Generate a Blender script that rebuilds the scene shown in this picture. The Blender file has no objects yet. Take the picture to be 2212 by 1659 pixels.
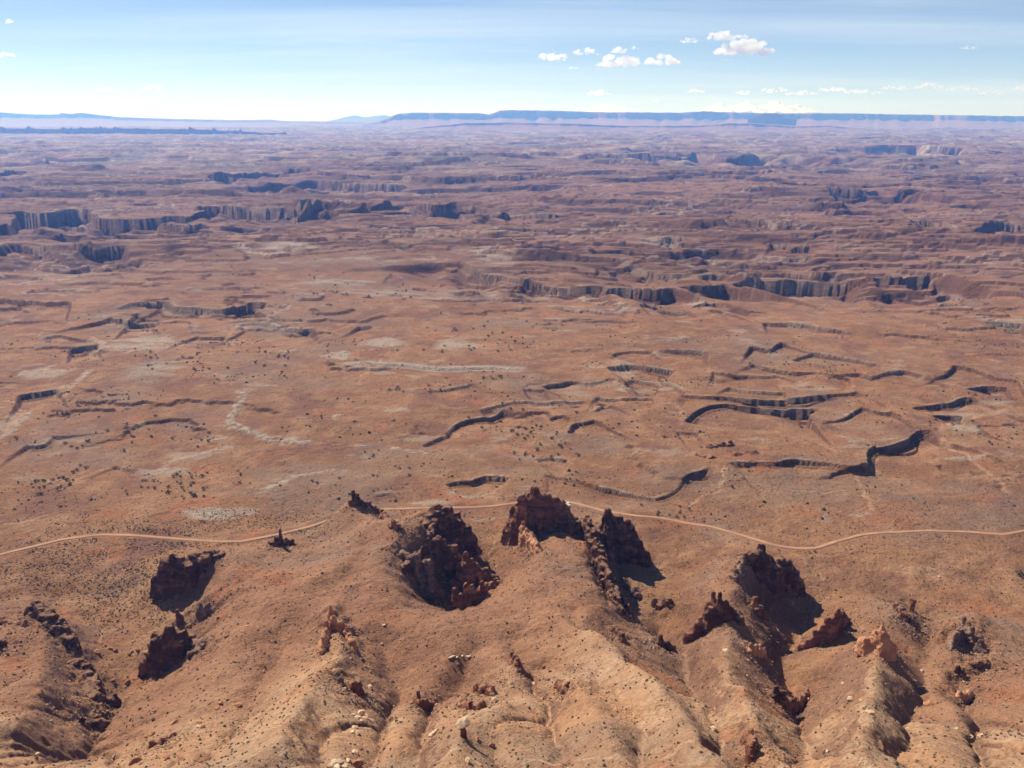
import bpy, math, random, time
import numpy as np
from mathutils import Vector

T0 = time.time()
sc = bpy.context.scene
rng = np.random.default_rng(11)
random.seed(5)
R = math.radians

# ------------------------------------------------------------------ camera, sky, sun, exposure
CAM_Z = 300.0
FOC = 1736.0            # focal length in units of a 2212 x 1659 picture
PITCH = math.atan(579.0 / FOC)
cam_d = bpy.data.cameras.new('camera')
cam = bpy.data.objects.new('camera', cam_d)
sc.collection.objects.link(cam)
cam.location = (0, 0, CAM_Z)
cam.rotation_euler = (math.pi / 2 - PITCH, 0, 0)
cam_d.sensor_width = 36
cam_d.lens = 36 * FOC / 2212
cam_d.clip_start = 1.0
cam_d.clip_end = 200000
sc.camera = cam

SUN_EL, SUN_AZ = R(42), R(-40)
SUN = Vector((math.sin(SUN_AZ) * math.cos(SUN_EL), math.cos(SUN_AZ) * math.cos(SUN_EL), math.sin(SUN_EL)))
sun_d = bpy.data.lights.new('sun', 'SUN')
sun_d.energy = 5.0
sun_d.angle = R(0.53)
sun_d.color = (1.0, 0.94, 0.83)
sun = bpy.data.objects.new('sun', sun_d)
sun.rotation_euler = (-SUN).to_track_quat('-Z', 'Y').to_euler()
sc.collection.objects.link(sun)

world = bpy.data.worlds.new('World')
sc.world = world
world.use_nodes = True
nt = world.node_tree
nt.nodes.clear()
def wn(t, **kw):
    n = nt.nodes.new(t)
    for k, v in kw.items():
        setattr(n, k, v)
    return n
sky = wn('ShaderNodeTexSky', sky_type='NISHITA', sun_disc=False, sun_elevation=SUN_EL, sun_rotation=SUN_AZ,
         altitude=1800, air_density=0.62, dust_density=0.2, ozone_density=1.0)
bg = wn('ShaderNodeBackground')
bg.inputs['Strength'].default_value = 0.066
wo = wn('ShaderNodeOutputWorld')
# thin cirrus over the whole sky: streaky noise on a flat layer high above the ground
tc = wn('ShaderNodeTexCoord')
sep = wn('ShaderNodeSeparateXYZ')
nt.links.new(tc.outputs['Generated'], sep.inputs[0])
zz = wn('ShaderNodeMath', operation='MAXIMUM'); zz.inputs[1].default_value = 0.0
nt.links.new(sep.outputs['Z'], zz.inputs[0])
za = wn('ShaderNodeMath', operation='ADD'); za.inputs[1].default_value = 0.06
nt.links.new(zz.outputs[0], za.inputs[0])
dx = wn('ShaderNodeMath', operation='DIVIDE'); dy = wn('ShaderNodeMath', operation='DIVIDE')
nt.links.new(sep.outputs['X'], dx.inputs[0]); nt.links.new(za.outputs[0], dx.inputs[1])
nt.links.new(sep.outputs['Y'], dy.inputs[0]); nt.links.new(za.outputs[0], dy.inputs[1])
cmb = wn('ShaderNodeCombineXYZ')
nt.links.new(dx.outputs[0], cmb.inputs[0]); nt.links.new(dy.outputs[0], cmb.inputs[1])
mp = wn('ShaderNodeMapping')
mp.inputs['Rotation'].default_value = (0, 0, R(-24))
mp.inputs['Scale'].default_value = (0.17, 0.55, 1)
nt.links.new(cmb.outputs[0], mp.inputs[0])
ci = wn('ShaderNodeTexNoise')
ci.inputs['Scale'].default_value = 1.0; ci.inputs['Detail'].default_value = 7; ci.inputs['Roughness'].default_value = 0.58
ci.inputs['Distortion'].default_value = 0.6
nt.links.new(mp.outputs[0], ci.inputs['Vector'])
cr = wn('ShaderNodeMapRange'); cr.clamp = True
cr.inputs['From Min'].default_value = 0.46; cr.inputs['From Max'].default_value = 0.80
cr.inputs['To Min'].default_value = 0.0; cr.inputs['To Max'].default_value = 0.45
nt.links.new(ci.outputs['Fac'], cr.inputs['Value'])
cmix = wn('ShaderNodeMix', data_type='RGBA')
ve = wn('ShaderNodeMath', operation='MULTIPLY'); ve.inputs[1].default_value = -13.0
nt.links.new(zz.outputs[0], ve.inputs[0])
vx = wn('ShaderNodeMath', operation='EXPONENT'); nt.links.new(ve.outputs[0], vx.inputs[0])
vm = wn('ShaderNodeMath', operation='MULTIPLY_ADD'); vm.inputs[1].default_value = 0.20; nt.links.new(vx.outputs[0], vm.inputs[0]); nt.links.new(cr.outputs[0], vm.inputs[2])
vc = wn('ShaderNodeMath', operation='MINIMUM'); vc.inputs[1].default_value = 0.85; nt.links.new(vm.outputs[0], vc.inputs[0])
nt.links.new(vc.outputs[0], cmix.inputs['Factor'])
nt.links.new(sky.outputs[0], cmix.inputs['A'])
cmix.inputs['B'].default_value = (9.6, 10.4, 11.4, 1)
nt.links.new(cmix.outputs['Result'], bg.inputs['Color'])
nt.links.new(bg.outputs[0], wo.inputs[0])

sc.view_settings.view_transform = 'Standard'
sc.view_settings.look = 'None'
sc.view_settings.gamma = 1.0
sc.view_settings.use_curve_mapping = False
sc.view_settings.exposure = 0.66
sc.render.engine = 'CYCLES'
sc.cycles.use_denoising = True
sc.cycles.max_bounces = 6
sc.cycles.diffuse_bounces = 1
sc.cycles.volume_bounces = 3
sc.cycles.sample_clamp_indirect = 4.0

# ------------------------------------------------------------------ small helpers
def px_ray(px, py):
    """direction of the photograph's line of sight, scaled so that y (forward) is 1: returns x slope, z slope"""
    a = (py - 829.5) / FOC
    u = (px - 1106) / FOC
    fy = math.cos(PITCH) - a * math.sin(PITCH)
    fz = -math.sin(PITCH) - a * math.cos(PITCH)
    return u / fy, fz / fy
def on_level(px, py, z=0.0):
    u, s = px_ray(px, py)
    y = (z - CAM_Z) / s
    return u * y, y
def level_pts(pts, z=0.0):
    return [on_level(p[0], p[1], z) for p in pts]
def c6(pts): return [(1106 + p[0] / 2, 708 + p[1] / 2) + tuple(p[2:]) for p in pts]
def c5(pts): return [(p[0] / 2, 708 + p[1] / 2) + tuple(p[2:]) for p in pts]
def c4(pts): return [(1106 + p[0] / 2, 354 + p[1] / 2) + tuple(p[2:]) for p in pts]
def c3(pts): return [(p[0] / 2, 354 + p[1] / 2) + tuple(p[2:]) for p in pts]
def c2(pts): return [(1106 + p[0] / 2, p[1] / 2) + tuple(p[2:]) for p in pts]

def ss(a, b, x):
    t = np.clip((x - a) / (b - a), 0, 1)
    return t * t * (3 - 2 * t)

_perm = rng.permutation(512).astype(np.int32)
_ang = rng.random(512) * 2 * np.pi
_gx, _gy = np.cos(_ang).astype(np.float32), np.sin(_ang).astype(np.float32)
def perlin(x, y, seed=0):
    xi = np.floor(x); yi = np.floor(y)
    fx = (x - xi).astype(np.float32); fy = (y - yi).astype(np.float32)
    xi = xi.astype(np.int64); yi = yi.astype(np.int64)
    ux = fx * fx * fx * (fx * (fx * 6 - 15) + 10)
    uy = fy * fy * fy * (fy * (fy * 6 - 15) + 10)
    def g(i, j, a, b):
        h = _perm[(_perm[(xi + i + seed * 37) & 511] + yi + j + seed * 101) & 511]
        return _gx[h] * a + _gy[h] * b
    n00 = g(0, 0, fx, fy); n10 = g(1, 0, fx - 1, fy)
    n01 = g(0, 1, fx, fy - 1); n11 = g(1, 1, fx - 1, fy - 1)
    a = n00 + ux * (n10 - n00)
    b = n01 + ux * (n11 - n01)
    return (a + uy * (b - a)) * 1.5
def fbm(x, y, octv=4, seed=0, gain=0.5, lac=2.03):
    s = 0; a = 1.0; t = 0
    for k in range(octv):
        s = s + a * perlin(x, y, seed + k * 7)
        t += a; a *= gain
        x = x * lac + 3.7; y = y * lac + 1.3
    return s / t
def ridged(x, y, octv=3, seed=0):
    s = 0; a = 1.0; t = 0
    for k in range(octv):
        s = s + a * (1 - 2 * np.abs(perlin(x, y, seed + k * 5)))
        t += a; a *= 0.5
        x = x * 2.1; y = y * 2.1
    return s / t

COL = sc.collection
def link(o, parent=None):
    COL.objects.link(o)
    if parent is not None:
        o.parent = parent
    return o
def tag(o, label=None, cat=None, group=None, kind=None):
    if label: o['label'] = label
    if cat: o['category'] = cat
    if group: o['group'] = group
    if kind: o['kind'] = kind
    return o
def mesh_np(name, verts, faces, mat=None, smooth=True):
    verts = np.asarray(verts, np.float32); faces = np.asarray(faces, np.int32)
    me = bpy.data.meshes.new(name)
    me.vertices.add(len(verts)); me.vertices.foreach_set('co', verts.ravel())
    nf, k = faces.shape
    me.loops.add(nf * k); me.loops.foreach_set('vertex_index', faces.ravel())
    me.polygons.add(nf)
    me.polygons.foreach_set('loop_start', np.arange(0, nf * k, k, dtype=np.int32))
    me.polygons.foreach_set('loop_total', np.full(nf, k, np.int32))
    me.polygons.foreach_set('use_smooth', np.full(nf, smooth))
    me.update(calc_edges=True)
    if mat: me.materials.append(mat)
    return me
def grid_faces(nr, nc):
    i = np.arange(nr - 1)[:, None] * nc + np.arange(nc - 1)[None, :]
    return np.stack([i, i + 1, i + nc + 1, i + nc], -1).reshape(-1, 4)
def add_attr(me, name, arr):
    a = me.attributes.new(name, 'FLOAT', 'POINT')
    a.data.foreach_set('value', np.asarray(arr, np.float32).ravel())

# ------------------------------------------------------------------ the lie of the land: near hills
# each entry: a spot seen in the photograph and the height of the ground there
CTRL = [
 # bench
 *[(x, 1100, 0) for x in (-500, -100, 200, 450, 1420, 1700, 2000, 2300, 2700)],
 *[(x, 960, 0) for x in (-600, -100, 400, 800, 1200, 1600, 2000, 2400, 2800)],
 (0, 1200, 0), (200, 1160, 0), (520, 1172, 1), (840, 1100, 0), (1060, 1093, 0), (1300, 1100, 0), (1230, 1085, 0), (1500, 1135, 0),
 (1680, 1183, 1), (1860, 1157, 0), (2010, 1147, 0), (2180, 1155, 0), (100, 1250, 0), (300, 1230, 0), (-200, 1250, 0), (1800, 1240, 1), (2000, 1220, 2), (2200, 1220, 2),
 # left hill
 (90, 1345, 24), (0, 1365, 26), (170, 1430, 16), (100, 1500, 30), (0, 1480, 36), (200, 1530, 16), (60, 1600, 46), (120, 1650, 48), (-120, 1500, 46), (-150, 1400, 30), (-100, 1650, 64), (30, 1320, 8), (-60, 1310, 6), (-300, 1350, 10), (-300, 1550, 55),
 # left valley
 (200, 1350, 1), (225, 1390, 1), (270, 1440, 2), (310, 1400, 1), (255, 1500, 5), (225, 1570, 14), (165, 1655, 30), (320, 1330, 0),
 # centre left hill
 (290, 1535, 28), (370, 1485, 34), (440, 1450, 37), (490, 1400, 36), (440, 1530, 44), (330, 1600, 50), (250, 1650, 55), (450, 1620, 66), (385, 1440, 6), (350, 1460, 8),
 (400, 1300, 8), (330, 1300, 2), (420, 1330, 12), (455, 1365, 26), (440, 1400, 27), (450, 1425, 29), (480, 1230, 27), (455, 1200, 26), (505, 1188, 15), (470, 1260, 26), (560, 1200, 24), (607, 1172, 26), (680, 1178, 17), (640, 1150, 6),
 (768, 1085, 33), (800, 1140, 33), (760, 1200, 30), (650, 1260, 32), (560, 1300, 34), (520, 1360, 35), (860, 1200, 33), (900, 1130, 33), (945, 1108, 34), (928, 1170, 31), (905, 1205, 30), (878, 1230, 29), (690, 1140, 5), (850, 1140, 16), (720, 1250, 33), (850, 1280, 31), (800, 1340, 34),
 # chasm with the big dark fins
 (1000, 1112, 1), (1012, 1132, 0), (1030, 1118, 0), (1078, 1130, 1), (1085, 1160, 1), (1090, 1112, 0), (985, 1230, -3), (960, 1290, -2), (1030, 1290, -2), (1070, 1240, -2), (1060, 1180, 0), (1040, 1150, 0), (910, 1290, 3), (1090, 1200, 2),
 (880, 1318, 25), (930, 1330, 25), (980, 1338, 25), (1040, 1315, 25), (1085, 1275, 22), (1000, 1400, 38), (900, 1380, 36), (1100, 1340, 33), (1130, 1280, 29), (1180, 1250, 27),
 (1165, 1212, 22), (1150, 1150, 12), (1105, 1180, 5), (1250, 1185, 22), (1225, 1130, 10), (1262, 1180, 22), (1268, 1230, 23), (1282, 1280, 25), (1315, 1328, 23), (1255, 1130, 16), (1305, 1225, 1), (1318, 1262, 1), (1325, 1295, 2),
 (1345, 1240, 0), (1400, 1270, 2), (1380, 1340, 7), (1450, 1330, 4), (1330, 1290, 2), (1345, 1190, 2), (1400, 1180, 1), (1480, 1250, 3),
 (1480, 1400, 12), (1480, 1470, 13), (1430, 1430, 18), (1520, 1440, 24),
 # near ridges, left to right
 (720, 1330, 32), (740, 1420, 46), (700, 1480, 58), (650, 1560, 74), (600, 1640, 92), (640, 1380, 32), (600, 1440, 40), (850, 1420, 34), (870, 1500, 38), (800, 1560, 63), (560, 1520, 54), (820, 1640, 84),
 (1130, 1450, 50), (1100, 1550, 70), (1000, 1580, 80), (1000, 1650, 98), (930, 1500, 37), (1030, 1480, 37), (1110, 1400, 40), (930, 1560, 58),
 (1200, 1348, 36), (1300, 1400, 47), (1380, 1480, 61), (1430, 1540, 73), (1500, 1610, 86), (1250, 1500, 62), (1200, 1600, 80), (1200, 1440, 46), (1330, 1640, 92),
 (1545, 1390, 17), (1515, 1390, 8), (1600, 1380, 20), (1598, 1225, 26), (1575, 1250, 24), (1585, 1295, 25), (1570, 1360, 20), (1700, 1300, 2), (1655, 1330, 3), (1640, 1240, 14),
 (1570, 1405, 31), (1560, 1450, 43), (1590, 1520, 60), (1610, 1580, 72), (1620, 1640, 86), (1720, 1500, 17), (1700, 1440, 9), (1680, 1380, 6), (1720, 1350, 2), (1760, 1400, 5), (1740, 1560, 36), (1750, 1640, 74), (1510, 1510, 38),
 (1790, 1395, 7), (1830, 1330, 9), (1895, 1410, 34), (1890, 1470, 47), (1880, 1530, 62), (1850, 1600, 80), (1870, 1650, 95), (1800, 1480, 20),
 (1920, 1310, 18), (1960, 1320, 15), (1880, 1340, 18), (2000, 1345, 3), (2050, 1400, 14), (2100, 1340, 18), (2060, 1300, 3), (2000, 1470, 22), (2080, 1500, 26), (2130, 1560, 43), (2200, 1640, 74), (2150, 1440, 22), (2212, 1380, 14), (2212, 1300, 3), (2350, 1400, 20), (1970, 1540, 46), (2050, 1640, 80), (2350, 1600, 72), (2500, 1300, 3), (2600, 1500, 50), (1950, 1420, 24),
 # slopes below the picture, towards the rim
 *[(x, 1850, 128) for x in (-300, 0, 400, 800, 1200, 1600, 2000, 2400)], *[(x, 2200, 175) for x in (-200, 500, 1100, 1700, 2400)],
]
cp = np.array([on_level(a, b, z) + (z,) for a, b, z in CTRL])
_sc = 100.0
def _tps(r2): return np.where(r2 > 0, 0.5 * r2 * np.log(np.maximum(r2, 1e-9)), 0)
def _fit(P, reg=0.004):
    X = P[:, :2] / _sc; n = len(X)
    d2 = ((X[:, None] - X[None]) ** 2).sum(-1)
    A = np.zeros((n + 3, n + 3)); A[:n, :n] = _tps(d2) + reg * np.eye(n)
    A[:n, n] = 1; A[:n, n + 1:] = X; A[n, :n] = 1; A[n + 1:, :n] = X.T
    return X, np.linalg.solve(A, np.concatenate([P[:, 2], np.zeros(3)]))
_X, _W = _fit(cp)
def tps_eval(x, y):
    out = np.empty(x.size)
    q = np.stack([x.ravel(), y.ravel()], -1) / _sc
    n = len(_X)
    for i in range(0, len(q), 20000):
        b = q[i:i + 20000]
        d2 = ((b[:, None] - _X[None]) ** 2).sum(-1)
        out[i:i + 20000] = _tps(d2) @ _W[:n] + _W[n] + b @ _W[n + 1:]
    return out.reshape(x.shape)

# erosion on a 2 m grid: streams cut the hills, creep rounds them
GX0, GX1, GY0, GY1, GD = -520, 520, 120, 680, 2.0
gx = np.arange(GX0, GX1 + 1, GD); gy = np.arange(GY0, GY1 + 1, GD)
MX, MY = np.meshgrid(gx, gy)
Z = tps_eval(MX, MY)
Z = Z * 1.0
def near_line(pts):
    return np.array([on_level(a, b, z) for a, b, z in pts])
RIDGES = [([(720, 1330, 32), (740, 1420, 46), (700, 1480, 58), (650, 1560, 74), (600, 1640, 92)], 8), ([(1200, 1348, 36), (1300, 1400, 47), (1380, 1480, 61), (1430, 1540, 73), (1500, 1610, 86), (1540, 1680, 96)], 9),
          ([(1570, 1390, 28), (1560, 1450, 43), (1595, 1520, 60), (1615, 1580, 72), (1625, 1650, 88)], 10), ([(1897, 1405, 34), (1890, 1470, 47), (1880, 1530, 62), (1850, 1600, 80), (1840, 1680, 98)], 9), ([(1100, 1550, 70), (1000, 1580, 80), (1000, 1660, 98)], 6),
          ([(2100, 1345, 18), (2060, 1420, 16), (2020, 1480, 24)], 5), ([(1275, 1200, 22), (1280, 1260, 24), (1300, 1320, 24), (1260, 1380, 36)], 5), ([(768, 1090, 33), (800, 1140, 33), (770, 1200, 31), (700, 1260, 32)], 5), ([(1605, 1215, 24), (1590, 1270, 24), (1575, 1340, 22), (1565, 1390, 26)], 6),
          ([(1130, 1300, 30), (1180, 1240, 27), (1165, 1205, 22)], 5), ([(90, 1340, 24), (110, 1420, 28), (80, 1500, 34), (50, 1600, 46)], 7), ([(1250, 1500, 62), (1330, 1640, 92)], 5), ([(860, 1290, 31), (1000, 1385, 36), (1100, 1450, 46)], 4)]
GULLIES = [([(1720, 1350, 2), (1690, 1400, 8), (1715, 1480, 17), (1735, 1560, 36), (1745, 1660, 76)], 9), ([(1420, 1350, 6), (1480, 1420, 13), (1505, 1500, 34), (1540, 1580, 62), (1570, 1680, 88)], 8), ([(1040, 1400, 36), (1000, 1450, 38), (950, 1500, 38), (920, 1560, 56), (900, 1660, 90)], 8),
           ([(830, 1400, 33), (860, 1470, 38), (830, 1560, 58), (790, 1660, 86)], 6), ([(1110, 1380, 38), (1150, 1440, 45), (1190, 1520, 62), (1210, 1640, 88)], 7), ([(620, 1400, 32), (560, 1480, 46), (500, 1560, 58), (420, 1660, 74)], 6), ([(2000, 1400, 14), (1990, 1470, 20), (1970, 1540, 44), (1950, 1660, 86)], 7),
           ([(2080, 1470, 22), (2110, 1560, 42), (2120, 1660, 78)], 6), ([(255, 1500, 5), (225, 1570, 14), (165, 1660, 30)], 5), ([(1370, 1560, 76), (1400, 1660, 92)], 5), ([(700, 1560, 70), (690, 1660, 90)], 4), ([(1060, 1610, 84), (1090, 1690, 98)], 4), ([(530, 1330, 34), (470, 1400, 36), (400, 1480, 34)], 3)]
def line_fx(lines, wid, sign, asym=1.0):
    out = np.zeros(MX.shape)
    jx_ = MX + 5 * fbm(MX / 26, MY / 26, 2, 171); jy_ = MY + 5 * fbm(MX / 26 + 9, MY / 26, 2, 173)
    for pts, amp_ in lines:
        P = near_line(pts)
        best = np.full(MX.shape, 1e9); par = np.zeros(MX.shape)
        for k in range(len(P) - 1):
            (ax, ay), (bx_, by_) = P[k], P[k + 1]
            ex, ey = bx_ - ax, by_ - ay
            t = np.clip(((jx_ - ax) * ex + (jy_ - ay) * ey) / (ex * ex + ey * ey + 1e-9), 0, 1)
            qx = jx_ - ax - t * ex
            d = np.hypot(np.where(qx > 0, qx * asym, qx), jy_ - ay - t * ey)
            best = np.minimum(best, d)
        out = np.maximum(out, amp_ * np.exp(-best / wid))
    return sign * out
Z = Z + line_fx(RIDGES, 11, 1, 1.5) + line_fx(GULLIES, 6.5, -1)
_near = ss(600, 470, MY)
Z += _near * (4.0 * fbm(MX / 60, MY / 60, 3, 3) + 2.2 * ridged(MX / 34, MY / 34, 2, 5) + 1.2 * fbm(MX / 17, MY / 17, 3, 9))
NR, NC = Z.shape
_idx = np.arange(NR * NC).reshape(NR, NC)
def erode(Z, iters, K, m, creep):
    for it in range(iters):
        best = np.full(Z.shape, 1e-6); rcv = _idx.copy()
        P = np.pad(Z, 1, mode='edge'); PI = np.pad(_idx, 1, mode='edge')
        for dyy in (-1, 0, 1):
            for dxx in (-1, 0, 1):
                if dxx == 0 and dyy == 0: continue
                d = math.hypot(dxx, dyy) * GD
                s = (Z - P[1 + dyy:1 + dyy + NR, 1 + dxx:1 + dxx + NC]) / d
                w = s > best
                best[w] = s[w]; rcv[w] = PI[1 + dyy:1 + dyy + NR, 1 + dxx:1 + dxx + NC][w]
        zf = Z.ravel(); r = rcv.ravel()
        order = np.argsort(-zf, kind='stable')
        A = [1.0] * zf.size; rl = r.tolist(); ol = order.tolist()
        for i in ol:
            j = rl[i]
            if j != i: A[j] += A[i]
        Aarr = np.array(A)
        f = (K * Aarr ** m).tolist(); zl = zf.tolist()
        for i in reversed(ol):
            j = rl[i]
            if j != i:
                zj = zl[j]
                if zl[i] > zj:
                    zl[i] = (zl[i] + f[i] * zj) / (1 + f[i])
        Z = np.array(zl).reshape(Z.shape)
        P = np.pad(Z, 1, mode='edge')
        Z = Z + creep * (P[:-2, 1:-1] + P[2:, 1:-1] + P[1:-1, :-2] + P[1:-1, 2:] - 4 * Z)
    return Z, Aarr.reshape(Z.shape)
Zb = Z.copy()
Z, FLOW = erode(Z, 14, 0.009, 0.52, 0.035)
lost = Zb - Z
_p = np.pad(lost, 6, mode='edge')           # keep the hills' overall height: only the gullies differ
def boxblur(a, k):
    for ax in (0, 1):
        c = np.cumsum(np.pad(a, [(k + 1, k) if i == ax else (0, 0) for i in (0, 1)], mode='edge'), axis=ax)
        n = 2 * k + 1
        a = (np.take(c, range(n, c.shape[ax]), axis=ax) - np.take(c, range(0, c.shape[ax] - n), axis=ax)) / n
    return a
Z = Z + 0.85 * boxblur(lost, 14)
FLOWL = np.log10(FLOW + 1)
FLOWL = np.maximum(FLOWL, boxblur(FLOWL, 1))
_gyz, _gxz = np.gradient(Z, GD)
STEEP = boxblur(ss(.75, 1.25, np.hypot(_gxz, _gyz)), 1)
def bil(arr, x, y):
    fx = np.clip((x - GX0) / GD, 0, NC - 1.001); fy = np.clip((y - GY0) / GD, 0, NR - 1.001)
    i = fx.astype(int); j = fy.astype(int); a = fx - i; b = fy - j
    return (arr[j, i] * (1 - a) + arr[j, i + 1] * a) * (1 - b) + (arr[j + 1, i] * (1 - a) + arr[j + 1, i + 1] * a) * b
print('erosion done', round(time.time() - T0, 1))

# ------------------------------------------------------------------ where the rock fins stand (foot and top of each are seen in the photograph)
FINS = []
def F(name, label, nodes, mat='M_dark', **k):
    FINS.append((name, label, nodes, mat, k))
F('rock_fin', 'dark ragged rock fin on the crest of the left hill', [(86, 1352, 22, 1306, 5), (120, 1385, 18, 1336, 6), (160, 1425, 13, 1380, 5.5)])
F('rock_fin', 'low broken rock ledges stepping down below the left hill fin', [(170, 1455, 12, 1432, 5), (195, 1480, 9, 1455, 5), (205, 1530, 10, 1508, 4)], jag=.5, foot=.5)
F('rock_fin', 'dark rock wall cut by the left picture edge', [(-50, 1440, 20, 1395, 5), (8, 1455, 18, 1400, 5)], 'M_dark')
F('rock_fin', 'small dark rock knobs behind the left hill', [(12, 1345, None, 1332, 2.5), (55, 1350, None, 1338, 2)], 'M_red', jag=.5)
F('rock_outcrop', 'dark rock outcrop at the gully mouth below the left hill', [(180, 1565, None, 1548, 3), (225, 1572, None, 1555, 3)], jag=.4, cat='rock outcrop')
F('rock_outcrop', 'pair of dark rock teeth in the left valley side', [(215, 1515, None, 1498, 2.2), (250, 1518, None, 1496, 2.2)], jag=.4, cat='rock outcrop')
F('rock_tower', 'blocky dark rock tower with red left pillar beside the sandy flat', [(365, 1290, 4, 1208, 3.5), (385, 1285, 6, 1196, 4), (430, 1280, 8, 1205, 9), (455, 1262, 12, 1205, 6)], 'M_dark', cat='rock tower', jag=.12, colr=(2.2, 4.2), foot=.12)
F('rock_spire', 'small red rock stub below the blocky dark tower', [(385, 1345, None, 1316, 2.2)], 'M_red', cat='rock spire')
F('rock_outcrop', 'grey rock knob beside the small red stub', [(437, 1325, None, 1300, 2.6), (450, 1318, None, 1302, 2)], 'M_grey', cat='rock outcrop')
F('rock_tower', 'tall dark rock wall rising behind the near hill crest at left', [(352, 1468, 2, 1372, 4), (385, 1466, 3, 1355, 5), (405, 1455, 6, 1372, 6)], 'M_dark', cat='rock tower', jag=.12, colr=(2.2, 4.0), foot=.15)
F('rock_outcrop', 'broken dark crags right of the tall left rock wall', [(420, 1400, 20, 1370, 4), (450, 1420, 20, 1392, 4), (430, 1440, 18, 1410, 4)], 'M_grey', jag=.6, cat='rock outcrop')
F('rock_spire', 'little dark rock spire on the saddle beside the road', [(597, 1176, None, 1158, 1.8), (608, 1176, None, 1139, 2.2), (618, 1176, None, 1160, 1.8)], 'M_dark', cat='rock spire', foot=.6)
F('rock_spire', 'slim dark rock spire on top of the conical hill', [(764, 1090, None, 1056, 1.6), (772, 1092, None, 1064, 2.0), (782, 1092, None, 1078, 1.6)], 'M_dark', cat='rock spire', colr=(1.1, 1.9), voxel=.6, foot=.3)
F('rock_outcrop', 'orange rubble ledge on the right flank of the conical hill', [(800, 1095, None, 1082, 2.5), (825, 1118, None, 1100, 3), (850, 1140, None, 1122, 3), (862, 1142, None, 1130, 2)], 'M_red', jag=.6, cat='rock outcrop')
F('rock_spire', 'knobby tan rock spire with beaded top on the near ridge', [(718, 1352, None, 1304, 1.8), (724, 1358, None, 1325, 2.4), (737, 1366, None, 1338, 2.4), (752, 1380, None, 1352, 2), (762, 1398, None, 1380, 1.6)], 'M_orange', cat='rock spire', colr=(1.2, 2.0), foot=.5)
F('rock_outcrop', 'rough tan rib leaning on the beaded spire', [(706, 1370, None, 1340, 2.2), (700, 1400, None, 1372, 2.2)], 'M_orange', cat='rock outcrop', jag=.5, colr=(1.2, 2.0), foot=.6)
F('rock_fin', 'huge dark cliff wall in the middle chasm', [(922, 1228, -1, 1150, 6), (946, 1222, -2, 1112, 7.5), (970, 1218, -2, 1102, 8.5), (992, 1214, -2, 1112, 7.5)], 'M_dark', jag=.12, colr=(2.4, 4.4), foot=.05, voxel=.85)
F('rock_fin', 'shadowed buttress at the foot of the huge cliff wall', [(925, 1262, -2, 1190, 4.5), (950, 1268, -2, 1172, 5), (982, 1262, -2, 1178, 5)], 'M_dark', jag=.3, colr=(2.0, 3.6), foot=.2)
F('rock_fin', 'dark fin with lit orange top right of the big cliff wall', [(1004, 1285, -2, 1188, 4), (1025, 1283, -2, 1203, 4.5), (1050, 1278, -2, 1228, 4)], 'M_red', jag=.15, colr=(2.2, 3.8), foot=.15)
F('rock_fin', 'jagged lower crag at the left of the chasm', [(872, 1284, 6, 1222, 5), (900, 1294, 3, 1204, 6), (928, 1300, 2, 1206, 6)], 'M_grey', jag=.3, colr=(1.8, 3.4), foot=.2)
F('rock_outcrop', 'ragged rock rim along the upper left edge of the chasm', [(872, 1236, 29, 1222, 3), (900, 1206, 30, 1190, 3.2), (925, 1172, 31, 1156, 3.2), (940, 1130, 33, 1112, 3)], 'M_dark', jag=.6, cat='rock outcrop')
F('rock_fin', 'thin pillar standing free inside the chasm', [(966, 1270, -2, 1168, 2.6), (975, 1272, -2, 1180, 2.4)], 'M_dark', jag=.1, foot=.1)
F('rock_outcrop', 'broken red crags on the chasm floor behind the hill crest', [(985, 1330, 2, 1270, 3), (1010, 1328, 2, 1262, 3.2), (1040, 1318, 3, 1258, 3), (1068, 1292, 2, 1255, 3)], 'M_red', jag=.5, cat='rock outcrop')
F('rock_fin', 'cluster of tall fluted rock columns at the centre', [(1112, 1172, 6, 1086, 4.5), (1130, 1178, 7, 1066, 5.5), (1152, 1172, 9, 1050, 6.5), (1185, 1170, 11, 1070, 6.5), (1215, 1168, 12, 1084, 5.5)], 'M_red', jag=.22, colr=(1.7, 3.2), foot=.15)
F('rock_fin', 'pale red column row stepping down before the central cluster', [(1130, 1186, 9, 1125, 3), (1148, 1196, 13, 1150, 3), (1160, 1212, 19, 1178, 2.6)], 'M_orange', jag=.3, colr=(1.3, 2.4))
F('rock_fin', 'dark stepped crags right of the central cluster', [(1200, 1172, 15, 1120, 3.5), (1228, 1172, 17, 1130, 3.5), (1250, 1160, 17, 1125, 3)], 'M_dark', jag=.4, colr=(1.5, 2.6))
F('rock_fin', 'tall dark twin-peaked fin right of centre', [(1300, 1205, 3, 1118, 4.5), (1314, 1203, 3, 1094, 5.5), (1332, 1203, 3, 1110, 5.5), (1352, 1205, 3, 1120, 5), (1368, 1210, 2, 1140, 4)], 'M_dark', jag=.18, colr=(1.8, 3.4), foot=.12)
F('rock_fin', 'long black cliff along the edge of the central hill', [(1268, 1200, 4, 1124, 4.5), (1282, 1240, 3, 1156, 5), (1294, 1280, 3, 1196, 5), (1312, 1318, 5, 1246, 4.5), (1332, 1342, 9, 1296, 4)], 'M_dark', jag=.22, colr=(1.8, 3.2), foot=.1)
F('rock_fin', 'lone dark slab right of the long black cliff', [(1342, 1330, 5, 1292, 2), (1356, 1345, 6, 1310, 2.2)], 'M_red', jag=.2)
F('rock_outcrop', 'pair of dark boulders of bedrock in the middle valley', [(1415, 1312, None, 1290, 3), (1445, 1308, None, 1290, 3)], 'M_dark', jag=.5, cat='rock outcrop')
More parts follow.
